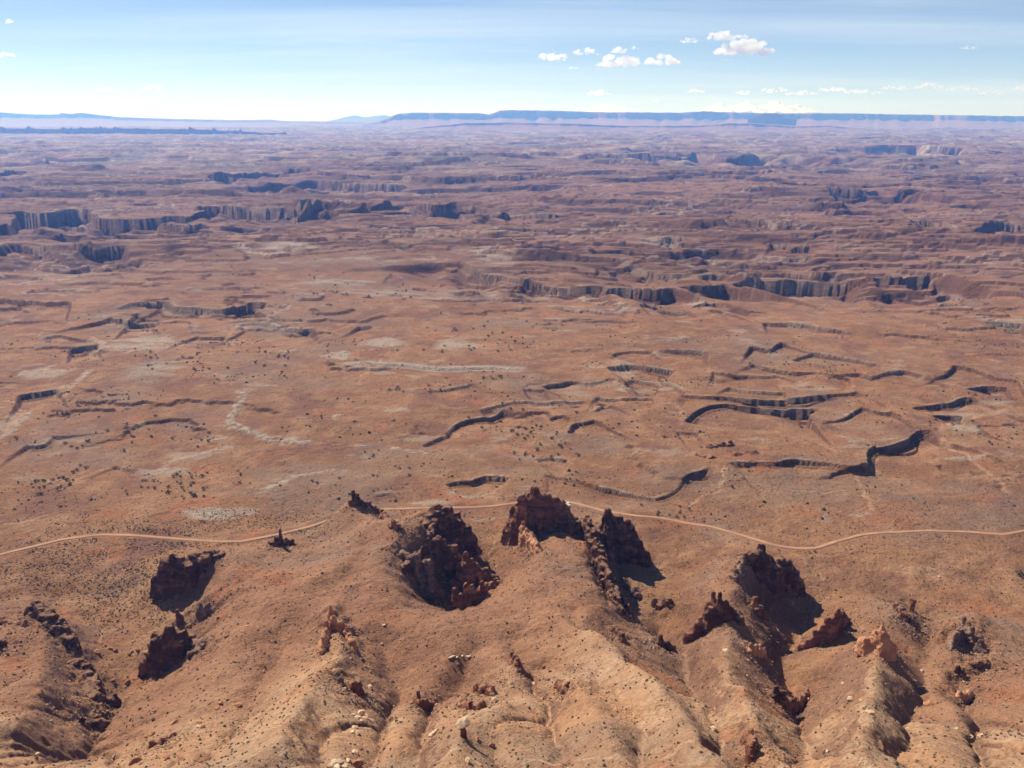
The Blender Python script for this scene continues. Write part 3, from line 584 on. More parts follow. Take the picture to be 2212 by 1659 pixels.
def land(x, y, full=False):
    """height of the ground (and, when asked, the masks for its soils, rocks and painted ledge shade and rims)"""
    x = np.asarray(x, np.float64); y = np.asarray(y, np.float64)
    r = np.hypot(x, y)
    # bench and far country
    flat = ellipses(x, y, FLATS)
    wx = x + 26 * fbm(x / 160, y / 160, 2, 21); wy = y + 26 * fbm(x / 160 + 9, y / 160, 2, 23)
    far = ss(1000, 2000, y + 250 * perlin(x / 500, y / 500, 4)) * (1 - 0.85 * flat)
    vfar = ss(3500, 9000, y)
    broad = fbm(wx / 3000, wy / 950, 3, 31)
    mid = fbm(wx / 620, wy / 260, 3, 37) * (1 - far) + fbm(wx / 1150, wy / 270, 3, 38) * far
    fine = fbm(x / 150, y / 75, 4, 41, .58) * (1 - far) + fbm(wx / 290, wy / 90, 4, 42, .58) * far
    benchw = ss(560, 720, y) * (1 - .85 * flat)
    h0 = far * (40 * broad + 35 * mid + 25.0 * fine) + (1 - far) * benchw * (11 * fbm(wx / 420, wy / 300, 2, 43) + 5 * mid + 2.2 * fine + .75 * fbm(x / 19, y / 15, 3, 45, .6))
    step = 3.3 + 3.0 * far
    t = h0 / step
    k = np.floor(t); f = t - k
    rise = ss(0.91, 0.985, f)
    terr = step * (k + 0.10 * f + 0.90 * rise)
    tw = ss(-0.3, 0.12, fbm(x / 260, y / 200, 3, 47, .6) + 0.4 * far)
    h = h0 * (1 - tw) + terr * tw
    # second, larger tiers far out
    b2 = 58 * fbm(wx / 5200, wy / 2400, 4, 53) + 26 * fbm(wx / 1500, wy / 620, 3, 55) + 8 * fine
    s2 = 21.0
    t2 = b2 / s2; k2 = np.floor(t2); f2 = t2 - k2
    w2 = ss(1500, 2700, y + 300 * perlin(x / 700, y / 500, 57)) * (1 - .8 * flat)
    h = h * (1 - .12 * w2) + w2 * s2 * (k2 + 0.08 * f2 + 0.92 * ss(0.90, 0.985, f2))
    # slickrock swells
    dome = 1 - np.abs(perlin(x / 80 + 0.5 * fine, y / 62, 61))
    dome2 = 1 - np.abs(perlin(x / 27, y / 23, 63))
    dm = far * ss(-0.2, 0.25, fbm(x / 800, y / 500, 2, 67) + 0.1)
    h = h + dm * (2.2 * dome ** 2 + 1.2 * dome2 ** 2 * ss(3200, 2200, y))
    h = h + 1.6 * fbm(x / 210, y / 170, 2, 71) * ss(560, 760, y)
    # ledges
    ws = 26 + .035 * y
    amp = 2.5 + .0022 * y
    jx = x + amp * fbm(x / ws, y / ws, 2, 81, .45) * 2.0
    jy = y + amp * fbm(x / ws + 31, y / ws, 2, 85, .45) * 2.0
    vary = fbm(x / (60 + .03 * y), y / (60 + .03 * y), 2, 88)
    crum = fbm(x / 6.5, y / 6.5, 3, 89, .6)
    pale = np.zeros(x.shape)
    for P, dr, fall, pl, rag in LEDGES:
        m = fall * 3.2
        w = (x > P[:, 0].min() - m) & (x < P[:, 0].max() + m) & (y > P[:, 1].min() - m) & (y < P[:, 1].max() + m)
        if not w.any(): continue
        xx, yy = jx[w], jy[w]
        d, sd, par, dv = seg_dist(xx, yy, P, dr)
        dv = dv * np.clip(1.1 + 1.1 * vary[w], .6, 1.5)
        end = ss(0.0, 0.07, par) * ss(1.0, 0.93, par)
        end = np.where((par <= 0) | (par >= 1), 0, end)
        wid = 0.25 + 0.0005 * yy
        sg = d * sd
        dv = dv * np.where(dv < 16, .78, 1.05)
        t2nd = dv * (.35 + 1.6 * np.abs(vary[w]))
        low = .75 * ss(-wid, wid, sg) + .25 * ss(-wid, wid, sg - t2nd - 1)
        prof = dv * end * (0.35 + 0.65 * np.exp(-np.maximum(d - wid, 0) / fall) - 0.35 * ss(0, 2.6 * fall, d))
        h[w] -= low * prof * ss(3.0 * fall, 1.6 * fall, d)
        h[w] += ss(.1, 1, low) * end * .14 * dv * np.maximum(crum[w], -.2) * np.exp(-d / (1.2 * dv + 2)) * ss(2600, 1200, yy)
        if not pl:  # thin pale lip: a lit rim painted along ledges without pale caprock
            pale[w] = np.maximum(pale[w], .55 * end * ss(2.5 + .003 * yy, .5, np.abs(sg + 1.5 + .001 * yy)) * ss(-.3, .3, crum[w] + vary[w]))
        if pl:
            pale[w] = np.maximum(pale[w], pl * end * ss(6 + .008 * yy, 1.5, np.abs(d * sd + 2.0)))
    # blend with the hills below the viewpoint
    nb = ss(640, 560, y)
    inside = (y < 660) & (np.abs(x) < 518)
    hn = np.zeros(x.shape)
    if inside.any():
        hn[inside] = bil(Z, x[inside], y[inside])
    out_n = (~inside) & (y < 660)
    if out_n.any():
        hn[out_n] = bil(Z, np.clip(x[out_n], -516, 516), np.maximum(y[out_n], 122))
    near_up = np.interp(y, [1.0, 2.5, 8, 16, 40, 100, 150], [298.3, 291, 283, 272, 244, 172, 130])
    hn = np.where(y < 150, near_up, hn)
    rough = fbm(x / 7, y / 7, 3, 91)
    rocky = ss(0.05, 0.4, fbm(x / 38, y / 38, 3, 93))
    stp = bil(STEEP, np.clip(x, -516, 516), np.clip(y, 122, 678)) * (y < 660)
    apr = np.zeros(x.shape); rk = np.zeros(x.shape)
    for (ax, ay, ah, aw) in APRON:
        w = (np.abs(x - ax) < 30) & (np.abs(y - ay) < 30)
        if w.any():
            d = np.maximum(np.hypot(x[w] - ax, y[w] - ay) - aw * .6, 0)
            apr[w] = np.maximum(apr[w], ah * np.exp(-(d / 8) ** 1.2)); rk[w] = np.maximum(rk[w], np.exp(-(d / 9) ** 2))
    blk = fbm(x / 9, y / 9, 4, 161, .6)
    tb = blk * 7; kb = np.floor(tb); fb = tb - kb
    crag = (kb + ss(.7, .95, fb)) / 7
    hn = hn + apr + rk * 4.2 * crag
    flank = ss(.2, .5, fbm(x / 30, y / 30, 3, 163)) * ss(90, 60, hn)
    hn = hn + flank * 2.3 * crag * ss(560, 470, y)
    hn = hn + stp * (1.5 * ridged(x / 9, y / 9, 3, 131) + .9 * fbm(x / 3.5, y / 3.5, 2, 133))
    hn = hn + ss(20, 60, y) * 0.35 * rough + ss(20, 60, y) * 1.0 * rocky * np.abs(fbm(x / 4.5, y / 4.5, 2, 95))
    h = h * (1 - nb) + hn * nb
    # ground beside the road is graded
    w = (y > 380) & (y < 900)
    rd = np.full(x.shape, 1e3)
    if w.any():
        d, _, _, _ = seg_dist(x[w], y[w], ROAD_C)
        rd[w] = d
    if not full:
        return h, rd
    # pale stone ridges
    for P, hw, ht in STONE_LINES:
        P = np.array(level_pts(P)); m = hw * 3
        w = (x > P[:, 0].min() - m) & (x < P[:, 0].max() + m) & (y > P[:, 1].min() - m) & (y < P[:, 1].max() + m)
        if not w.any(): continue
        d, sd, par, _ = seg_dist(jx[w], jy[w], P)
        mk = ss(-.35, .15, fbm(x[w] / 7, y[w] / 7, 3, 98, .6)) * ss(hw, hw * .3, d + hw * .6 * perlin(x[w] / 9, y[w] / 9, 97)) * ss(0, .05, par) * ss(1, .95, par)
        pale[w] = np.maximum(pale[w], mk)
        h[w] += mk * ht * (0.4 + 0.8 * np.abs(perlin(x[w] / 5.5, y[w] / 5.5, 99)))
    pn = fbm(x / 55, y / 30, 4, 103)
    pe = ellipses(x, y, PALE)
    pale = np.maximum(pale, pe * ss(-0.22, 0.16, pn + 0.5 * (pe - .5)))
    cap = ((f > 0.93) | (f < 0.10)) * ss(0.02, 0.35, fbm(x / 420, y / 260, 3, 107) + .12 * vfar) * tw
    pale = np.maximum(pale, 0.75 * cap * ss(700, 1500, y))
    cap2 = ((f2 > 0.94) | (f2 < 0.12)) * vfar * ss(-.1, 0.3, fbm(x / 900, y / 500, 2, 109))
    pale = np.maximum(pale, 0.8 * cap2)
    pale = np.maximum(pale, .5 * ss(.26, .44, fbm(x / 75, y / 42, 4, 197, .6)) * ss(560, 680, y) * ss(2600, 1500, y))
    ge = ellipses(x, y, GREYS)
    grey = np.clip(ge * ss(-0.4, 0.2, fbm(x / 80, y / 55, 3, 113)) + 0.55 * ss(0.05, .4, fbm(x / 230, y / 140, 4, 117, .6)), 0, 1)
    grey = np.maximum(grey, ss(2600, 6500, y) * (.5 + .5 * ss(-.25, .2, fbm(x / 2200, y / 1500, 3, 119) - .35 * x / y)))
    streak = fbm(x / 260, y / 420, 4, 127, .6)
    pale = np.maximum(pale, .7 * ss(.12, .32, streak) * ss(3200, 7000, y))
    sand = np.zeros(x.shape)
    for P, hw, st in WASHES:
        P = np.array(level_pts(P)); m = hw * 4; hw = hw * .6
        w = (x > P[:, 0].min() - m) & (x < P[:, 0].max() + m) & (y > P[:, 1].min() - m) & (y < P[:, 1].max() + m)
        if not w.any(): continue
        d, _, par, _ = seg_dist(x[w] + 2.5 * perlin(x[w] / 14, y[w] / 14, 121), y[w] + 2.5 * perlin(x[w] / 14 + 5, y[w] / 14, 123), P)
        mk = ss(hw, hw * .35, d)
        sand[w] = np.maximum(sand[w], .8 * st * mk * ss(-.45, .15, fbm(x[w] / 16, y[w] / 16, 3, 125)) * ss(0, .12, par) * ss(1, .88, par))
        h[w] -= 0.5 * mk
    fl = np.zeros(x.shape)
    if inside.any():
        fl[inside] = bil(FLOWL, x[inside], y[inside])
    sand = np.maximum(sand, ss(2.7, 3.7, fl) * 0.5 * nb)
    slick = dm * ss(0.25, .8, dome)
    talus_shade = ss(.45, .86, f) * tw * ss(.25, .8, far) * ss(-.3, .15, fbm(x / 200, y / 120, 3, 201)) + .8 * ss(.6, .9, f2) * w2  # scree colour, plus painted shade that thickens the dark line under each riser
    return h, rd, pale, grey, sand, slick, np.clip(talus_shade, 0, 1)

def land_z(x, y):
    return land(x, y)[0]
def at(px, py):
    """the spot of ground seen at a point of the photograph"""
    u, s = px_ray(px, py)
    yy = np.concatenate([np.arange(150, 700, 0.8), np.geomspace(700, 20000, 900)])
    zz_ = land_z(u * yy, yy)
    below = (CAM_Z + s * yy) < zz_
    i = int(np.argmax(below)) if below.any() else len(yy) - 1
    return u * yy[i], yy[i], zz_[i]

# ------------------------------------------------------------------ materials
def new_mat(name):
    m = bpy.data.materials.new(name); m.use_nodes = True
    n = m.node_tree; n.nodes.clear()
    return m, n
class NB:
    """tiny node-building helper"""
    def __init__(s, tree): s.t = tree
    def n(s, typ, ins=None, **kw):
        nd = s.t.nodes.new(typ)
        for k, v in kw.items(): setattr(nd, k, v)
        for k, v in (ins or {}).items(): s.put(nd.inputs[k], v)
        return nd
    def put(s, sock, v):
        if isinstance(v, bpy.types.NodeSocket): s.t.links.new(v, sock)
        else: sock.default_value = v
    def noise(s, vec, scale, detail=4, rough=.55, dist=0.0):
        nd = s.n('ShaderNodeTexNoise', {'Vector': vec, 'Scale': scale, 'Detail': detail, 'Roughness': rough, 'Distortion': dist})
        return nd.outputs['Fac']
    def ramp(s, val, a, b, lo=0.0, hi=1.0):
        nd = s.n('ShaderNodeMapRange', {'Value': val, 'From Min': a, 'From Max': b, 'To Min': lo, 'To Max': hi}, clamp=True, interpolation_type='SMOOTHSTEP')
        return nd.outputs[0]
    def math(s, op, a, b=0.0, c=None):
        nd = s.n('ShaderNodeMath', operation=op)
        s.put(nd.inputs[0], a); s.put(nd.inputs[1], b)
        if c is not None: s.put(nd.inputs[2], c)
        return nd.outputs[0]
    def mix(s, f, a, b, mode='MIX'):
        nd = s.n('ShaderNodeMix', data_type='RGBA', blend_type=mode)
        s.put(nd.inputs['Factor'], f)
        s.put(nd.inputs['A'], a if isinstance(a, bpy.types.NodeSocket) else (*a, 1))
        s.put(nd.inputs['B'], b if isinstance(b, bpy.types.NodeSocket) else (*b, 1))
        return nd.outputs['Result']
    def attr(s, name):
        return s.n('ShaderNodeAttribute', attribute_name=name).outputs['Fac']
    def scaled(s, vec, sx, sy, sz):
        return s.n('ShaderNodeVectorMath', {0: vec, 1: (sx, sy, sz)}, operation='MULTIPLY').outputs[0]

def ground_material():
    m, t = new_mat('red_desert_ground'); b = NB(t)
    geo = b.n('ShaderNodeNewGeometry')
    pos = geo.outputs['Position']
    sp = b.n('ShaderNodeSeparateXYZ', {0: pos})
    nz = b.n('ShaderNodeSeparateXYZ', {0: geo.outputs['Normal']}).outputs['Z']
    big = b.noise(pos, 0.006, 5, .6)
    midn = b.noise(pos, 0.035, 5, .6)
    fin = b.noise(pos, 0.35, 5, .65)
    col = b.mix(b.ramp(big, .35, .66), (.225, .104, .052), (.325, .163, .080))
    col = b.mix(b.ramp(midn, .42, .7, 0, .85), col, (.40, .218, .118))
    col = b.mix(b.ramp(b.noise(pos, 0.016, 4, .6), .50, .66, 0, .85), col, (.195, .088, .060))
    col = b.mix(b.ramp(b.noise(pos, 0.11, 5, .7), .52, .70, 0, .6), col, (.165, .080, .052))
    col = b.mix(b.math('MULTIPLY', b.ramp(sp.outputs['Y'], 1000, 2200), b.ramp(b.noise(b.scaled(pos, .5, 1, 1), .004, 5, .65), .30, .62, .35, .95)), col, b.mix(midn, (.095, .049, .037), (.180, .095, .065)))
    hl = b.attr('hill')
    lowh = b.ramp(sp.outputs['Z'], 34, 62)
    hillc = b.mix(lowh, b.mix(midn, (.275, .130, .078), (.39, .200, .112)), b.mix(b.ramp(b.noise(pos, .028, 4, .55, .5), .38, .62), (.51, .275, .148), (.51, .325, .198)))
    col = b.mix(b.math('MULTIPLY', hl, b.ramp(midn, .25, .6, .55, .95)), col, hillc)
    red = b.ramp(b.noise(pos, 0.022, 4, .55, .6), .56, .66, 0, .65)
    col = b.mix(red, col, (.36, .135, .062))
    col = b.mix(b.math('MULTIPLY', b.attr('grey'), .9), col, b.mix(b.ramp(sp.outputs['Y'], 2600, 6500), b.mix(fin, (.165, .118, .092), (.30, .225, .175)), b.mix(midn, (.115, .110, .090), (.235, .225, .185))))
    col = b.mix(b.math('MULTIPLY', b.ramp(sp.outputs['Y'], 3500, 7000), b.ramp(b.noise(b.scaled(pos, .35, 1, 1), .0011, 6, .7), .47, .60, 0, .8)), col, (.075, .068, .050))
    col = b.mix(b.attr('slick'), col, b.mix(midn, (.21, .104, .070), (.34, .188, .135)))
    # strata: thin pale and dark bands that follow the height
    zz_ = b.math('ADD', sp.outputs['Z'], b.math('MULTIPLY', b.noise(pos, 0.02, 3), 14.0))
    band = b.n('ShaderNodeTexNoise', {'W': b.math('MULTIPLY', zz_, 0.42), 'Scale': .55, 'Detail': 3, 'Roughness': .6}, noise_dimensions='1D').outputs['Fac']
    bw = b.math('MULTIPLY', b.attr('hill'), b.ramp(sp.outputs['Z'], 50, 70))
    col = b.mix(b.math('MULTIPLY', b.ramp(band, .62, .70, 0, .55), bw), col, (.60, .40, .27))
    col = b.mix(b.math('MULTIPLY', b.ramp(band, .40, .32, 0, .55), bw), col, (.34, .150, .085))
    col = b.mix(b.math('MULTIPLY', b.attr('talus_shade'), .85), col, b.mix(midn, (.070, .038, .032), (.125, .068, .052)))  # scree and painted shade below the far risers
    # steep rock; ledge faces are painted darker to stand in for shade
    steep = b.math('MAXIMUM', b.ramp(nz, .82, .60), b.attr('cliff'))
    rockc = b.mix(b.noise(b.scaled(pos, .05, .05, .5), 1.0, 5, .6), (.060, .027, .019), (.185, .085, .054))
    col = b.mix(steep, col, b.mix(b.attr('hill'), rockc, b.mix(midn, (.17, .080, .050), (.33, .185, .115))))
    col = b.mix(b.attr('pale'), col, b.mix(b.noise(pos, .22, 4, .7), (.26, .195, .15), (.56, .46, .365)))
    col = b.mix(b.attr('sand'), col, (.53, .315, .195))
    # speckle of stones and low plants too small to build
    spk = b.n('ShaderNodeTexVoronoi', {'Vector': pos, 'Scale': .55, 'Randomness': 1.0}).outputs['Distance']
    spm = b.math('MULTIPLY', b.ramp(spk, .34, .16), b.ramp(b.noise(pos, .03, 3), .42, .62, 0, .55))
    col = b.mix(spm, col, (.085, .055, .034))
    spk2 = b.n('ShaderNodeTexVoronoi', {'Vector': b.scaled(pos, 1, 1, .2), 'Scale': .15, 'Randomness': 1.0}).outputs['Distance']
    spm2 = b.math('MULTIPLY', b.ramp(spk2, .24, .12), b.ramp(b.noise(pos, .011, 3), .45, .6, 0, .8))
    col = b.mix(b.math('MULTIPLY', spm2, b.ramp(sp.outputs['Y'], 560, 700)), col, (.070, .060, .036))
    g1 = b.noise(pos, .95, 3, .7); g2 = b.noise(pos, .2, 4, .7)
    col = b.mix(b.ramp(g1, .50, .70, 0, .45), col, b.mix(.6, col, (.07, .038, .026)))
    col = b.mix(b.ramp(g1, .50, .34, 0, .35), col, b.mix(.5, col, (.56, .36, .23)))
    col = b.mix(b.ramp(g2, .50, .66, 0, .5), col, b.mix(.5, col, (.10, .055, .038)))
    col = b.mix(b.ramp(fin, .30, .75, 0, .6), col, b.mix(.55, col, (.11, .055, .036)))
    bs = b.n('ShaderNodeBsdfPrincipled', {'Base Color': col, 'Roughness': .95, 'Specular IOR Level': .08})
    h1 = b.math('ADD', b.math('MULTIPLY', fin, 1.0), b.math('MULTIPLY', b.noise(pos, 1.0, 4, .75), .8))
    h2 = b.math('ADD', h1, b.math('MULTIPLY', b.noise(pos, .06, 5, .65), 3.0))
    bump = b.n('ShaderNodeBump', {'Height': h2, 'Strength': 1.0, 'Distance': 1.6})
    t.links.new(bump.outputs[0], bs.inputs['Normal'])
    out = b.n('ShaderNodeOutputMaterial', {'Surface': bs.outputs[0]})
    return m
def rock_material(name, lo, hi, lit, streak=1.0):
    m, t = new_mat(name); b = NB(t)
    geo = b.n('ShaderNodeNewGeometry'); pos = geo.outputs['Position']
    nz = b.n('ShaderNodeSeparateXYZ', {0: geo.outputs['Normal']}).outputs['Z']
    strat = b.noise(b.scaled(pos, .05, .05, .55), 1.0, 6, .65)
    flute = b.noise(b.scaled(pos, .55, .55, .05), 1.0, 5, .6)
    col = b.mix(b.ramp(strat, .32, .68), lo, hi)
    col = b.mix(b.ramp(flute, .5, .72, 0, .55 * streak), col, tuple(c * .45 for c in lo))
    col = b.mix(b.ramp(b.noise(pos, .16, 4, .6), .48, .7, 0, .8), col, lit)
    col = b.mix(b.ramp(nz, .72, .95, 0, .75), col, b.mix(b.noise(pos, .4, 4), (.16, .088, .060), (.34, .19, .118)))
    bs = b.n('ShaderNodeBsdfPrincipled', {'Base Color': col, 'Roughness': .93, 'Specular IOR Level': .1})
    hh = b.math('ADD', b.math('MULTIPLY', strat, 1.4), b.math('ADD', b.math('MULTIPLY', flute, .9), b.math('MULTIPLY', b.noise(pos, .9, 5, .7), .8)))
    bump = b.n('ShaderNodeBump', {'Height': hh, 'Strength': .8, 'Distance': 1.0})
    t.links.new(bump.outputs[0], bs.inputs['Normal'])
    b.n('ShaderNodeOutputMaterial', {'Surface': bs.outputs[0]})
    return m
def plain_material(name, c1, c2, scale=1.0, rough=.9, bump=0.0):
    m, t = new_mat(name); b = NB(t)
    pos = b.n('ShaderNodeNewGeometry').outputs['Position']
    f = b.noise(pos, scale, 5, .65)
    bs = b.n('ShaderNodeBsdfPrincipled', {'Base Color': b.mix(b.ramp(f, .35, .65), c1, c2), 'Roughness': rough, 'Specular IOR Level': .15})
    if bump:
        bm = b.n('ShaderNodeBump', {'Height': f, 'Strength': .7, 'Distance': bump})
        t.links.new(bm.outputs[0], bs.inputs['Normal'])
    b.n('ShaderNodeOutputMaterial', {'Surface': bs.outputs[0]})
    return m
M_ground = ground_material()
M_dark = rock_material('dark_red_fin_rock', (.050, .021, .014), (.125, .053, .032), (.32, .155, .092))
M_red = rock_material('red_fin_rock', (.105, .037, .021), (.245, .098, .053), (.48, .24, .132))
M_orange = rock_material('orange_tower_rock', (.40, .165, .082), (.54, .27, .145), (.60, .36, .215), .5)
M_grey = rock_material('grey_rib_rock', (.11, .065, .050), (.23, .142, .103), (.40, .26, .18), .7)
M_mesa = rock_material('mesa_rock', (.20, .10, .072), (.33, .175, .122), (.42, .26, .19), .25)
M_road = plain_material('graded_dirt_road', (.27, .140, .080), (.39, .212, .124), .06)
M_track = plain_material('wheel_track_dust', (.32, .172, .10), (.44, .25, .152), .05)
M_bould = [plain_material('tan_boulder', (.42, .245, .14), (.62, .43, .28), .5, .9, .3), plain_material('red_boulder', (.24, .095, .052), (.42, .20, .11), .5, .9, .3), plain_material('pale_boulder', (.40, .265, .165), (.56, .42, .29), .5, .9, .3)]
M_rubble = plain_material('rubble_stone', (.17, .085, .052), (.40, .245, .15), .6)
M_shrub = plain_material('juniper_leaves', (.045, .055, .026), (.11, .12, .06), .8)
M_scrub = plain_material('dry_scrub', (.065, .05, .028), (.14, .10, .056), .3)
M_bark = plain_material('bark', (.10, .07, .045), (.16, .12, .08), 2.0)
print('materials', round(time.time() - T0, 1))

# ------------------------------------------------------------------ ground sheet
rows = [-60.0, -20, -4, 1, 2.5, 8, 16, 30, 60, 100, 135, 165]
yv = 190.0
while yv < 26000:
    rows.append(yv)
    heff = 300 - np.interp(yv, [190, 250, 330, 420, 520], [105, 85, 45, 15, 0])
    yv += min(np.interp(yv, [480, 600], [1.02, .55]) * (yv * yv + heff * heff) / (heff * 804), np.interp(yv, [2500, 6000, 12000], [.0036, .0036, .006]) * yv)
rows = np.array(rows)
NCOL = 800
sv = np.linspace(-1, 1, NCOL)
U = np.interp(rows, [200, 420, 1200, 30000], [1.02, .92, .74, .74])
HALF = np.maximum(U * rows, 60.0)
GXX = sv[None, :] * HALF[:, None]
GYY = np.repeat(rows[:, None], NCOL, 1)
h, rd, pale, grey, sand, slick, talus_shade = land(GXX.ravel(), GYY.ravel(), True)
# grade the road bed into the sheet
road_z = np.array(land(ROAD[:, 0], ROAD[:, 1])[0])
for _ in range(60):
    road_z[1:-1] = .25 * road_z[:-2] + .5 * road_z[1:-1] + .25 * road_z[2:]
near_rd = rd < 16
if near_rd.any():
    q = np.stack([GXX.ravel()[near_rd], GYY.ravel()[near_rd]], -1)
    zr = np.empty(len(q))
    for i in range(0, len(q), 4000):
        d2 = ((q[i:i + 4000, None] - ROAD[None, ::2]) ** 2).sum(-1)
        zr[i:i + 4000] = road_z[::2][d2.argmin(1)]
    w = ss(16, 6, rd[near_rd])
    h[near_rd] = h[near_rd] * (1 - w) + (zr - 0.35) * w
GZZ = h
y_all = GYY.ravel()
hill = ss(560, 470, y_all) * ss(6, 30, h)
_H2 = h.reshape(GXX.shape)
_dy = np.abs(np.gradient(_H2, axis=0) / np.maximum(np.gradient(GYY, axis=0), .01)); _dx = np.abs(np.gradient(_H2, axis=1) / np.maximum(np.gradient(GXX, axis=1), .01))
cliff = (ss(.24, .5, np.hypot(_dy, _dx)) * ss(600, 760, GYY)).ravel()  # marks sloping ledge faces; their dark colour includes painted shade
V = np.stack([GXX.ravel(), y_all, GZZ], -1)
me = mesh_np('ground', V, grid_faces(len(rows), NCOL), M_ground)
for nm, a in (('pale', np.clip(pale, 0, 1)), ('grey', grey), ('sand', np.clip(sand, 0, 1)), ('slick', slick), ('hill', hill), ('cliff', cliff), ('talus_shade', talus_shade)):
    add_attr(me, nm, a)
ground = link(bpy.data.objects.new('ground', me)); tag(ground, 'red desert floor with ledges, hills and washes reaching to the far mesas', kind='structure')
print('ground', V.shape, round(time.time() - T0, 1))

# ------------------------------------------------------------------ dirt road
def ribbon(name, line, z, half, mat, lift):
    d = np.gradient(line, axis=0); d /= np.linalg.norm(d, axis=1)[:, None]
    nrm = np.stack([-d[:, 1], d[:, 0]], -1)
    hw = half * (1 + .16 * perlin(np.arange(len(line)) / 9.0, np.zeros(len(line)), 5))[:, None]
    Lp = line + nrm * hw; Rp = line - nrm * hw
    v = np.empty((len(line), 4, 3))
    v[:, 0, :2] = Lp + nrm * .45; v[:, 1, :2] = Lp; v[:, 2, :2] = Rp; v[:, 3, :2] = Rp - nrm * .45
    v[:, 0, 2] = z + lift - .5; v[:, 1, 2] = z + lift; v[:, 2, 2] = z + lift; v[:, 3, 2] = z + lift - .5
    f = grid_faces(len(line), 4)[:, ::-1]
    return bpy.data.objects.new(name, mesh_np(name, v.reshape(-1, 3), f, mat))
road = link(ribbon('road', ROAD, road_z, 1.35, M_road, 0.05)); tag(road, kind='structure')
for sgn in (-1, 1):
    d = np.gradient(ROAD, axis=0); d /= np.linalg.norm(d, axis=1)[:, None]
    tr = ROAD + np.stack([-d[:, 1], d[:, 0]], -1) * sgn * .65
    o = link(ribbon('wheel_track', tr, road_z + .06, .3, M_track, .03), road)
M_snow = None
# ------------------------------------------------------------------ far mesas and mountains
def far_wall(name, label, sky_px, dist, depth, base, mat, cliff=.45, rough=1.0, seed=0, ncol=520, spires=0.0):
    """a mesa: rim heights follow the skyline (photograph points), an eroded front of scree and cliff, a flat top running back"""
    sp = np.array(sky_px, float)
    pxs = np.linspace(sp[0, 0], sp[-1, 0], ncol)
    rim_py = np.interp(pxs, sp[:, 0], sp[:, 1])
    depf = math.cos(PITCH)
    u = (pxs - 1106) / FOC * (1 / depf) * .949
    s = (250 - rim_py) / FOC * .95 / .9
    prof_d = np.array([-1.0, -.72, -.5, -.34, -.2, -.12, -.07, -.045, -.03, -.015, 0.0, .03, .1, .25, .5, .8, 1.2, 1.21])
    prof_h = np.array([0, .05, .12, .22, .36, .46, .52, .58, .80, .93, 1.0, 1.0, 1.0, 1.0, .99, .98, .97, -.2])
    prof_h = np.where(prof_d < -.04, prof_h * (1 - cliff) / .55, prof_h)
    prof_d = np.interp(np.linspace(0, len(prof_d) - 1, 52), np.arange(len(prof_d)), prof_d)
    prof_h = np.interp(np.linspace(0, 17, 52), np.arange(18), prof_h)
    x0 = u * dist
    edge = rough * (700 * fbm(x0 / 2600, x0 * 0 + seed, 4, seed) + 110 * ridged(x0 / 620, x0 * 0 + seed + 3, 3, seed + 5))
    D = dist + edge[None, :] * np.exp(-np.maximum(prof_d, 0) * 2)[:, None] + prof_d[:, None] * depth
    X = u[None, :] * D
    top = CAM_Z + s * dist
    jag = 14 * fbm(x0 / 300, x0 * 0 + 7, 4, seed + 9) * rough + spires * np.maximum(0, fbm(x0 / 210, x0 * 0 + 1, 4, seed + 2, .7)) * ss(-.5, .1, fbm(x0 / 1500, x0 * 0, 2, seed + 4)) 
    Zm = base + (top + jag - base)[None, :] * prof_h[:, None]
    Zm = Zm + 22 * rough * fbm(X / 260, D / 260, 3, seed + 11) * ((prof_h > .02) & (prof_d < -.02))[:, None]
    v = np.stack([X, D, Zm], -1).reshape(-1, 3)
    o = link(bpy.data.objects.new(name, mesh_np(name, v, grid_faces(len(prof_d), ncol), mat)))
    return tag(o, label, kind='structure')
far_wall('mesa', 'long flat-topped red mesa along the right half of the skyline', [(800, 266), (830, 261), (850, 255), (862, 249), (872, 246), (900, 244), (960, 244), (1040, 245), (1060, 247), (1080, 240), (1100, 239), (1180, 240), (1300, 243), (1450, 244), (1500, 241), (1540, 243), (1640, 245), (1800, 245), (1900, 247), (2000, 248), (2120, 250), (2260, 251), (2500, 253)], 25000, 2600, -75, M_mesa, .38, 1.0, 3)
far_wall('mesa', 'low dark plateau with knobs along the left skyline', [(-400, 243), (-100, 244), (0, 241), (30, 240), (70, 244), (130, 247), (178, 247), (184, 244), (205, 246), (222, 244), (245, 246), (300, 252), (400, 255), (540, 258), (610, 257), (640, 260), (740, 261), (860, 262), (980, 262), (1100, 262)], 30000, 3000, -70, M_mesa, .35, .9, 8)
far_wall('needle_rocks', 'row of dark needle-like rock knobs below the left skyline', [(-200, 272), (0, 271), (150, 274), (240, 272), (350, 273), (470, 275), (560, 279), (640, 282)], 14500, 900, -40, M_mesa, .6, .8, 14, 700, 110)
far_wall('mesa', 'lower bench rising in front of the right-hand mesa', [(880, 276), (950, 268), (1010, 263), (1100, 262), (1240, 264), (1320, 268), (1480, 268), (1560, 263), (1600, 264), (1680, 269), (1760, 268), (1850, 276)], 18500, 1500, -75, M_mesa, .25, .8, 21)
far_wall('butte', 'small flat-topped butte standing before the long mesa', [(1590, 256), (1612, 250), (1622, 245), (1650, 245), (1660, 252), (1690, 258)], 21500, 900, -20, M_mesa, .6, .12, 25, 120)

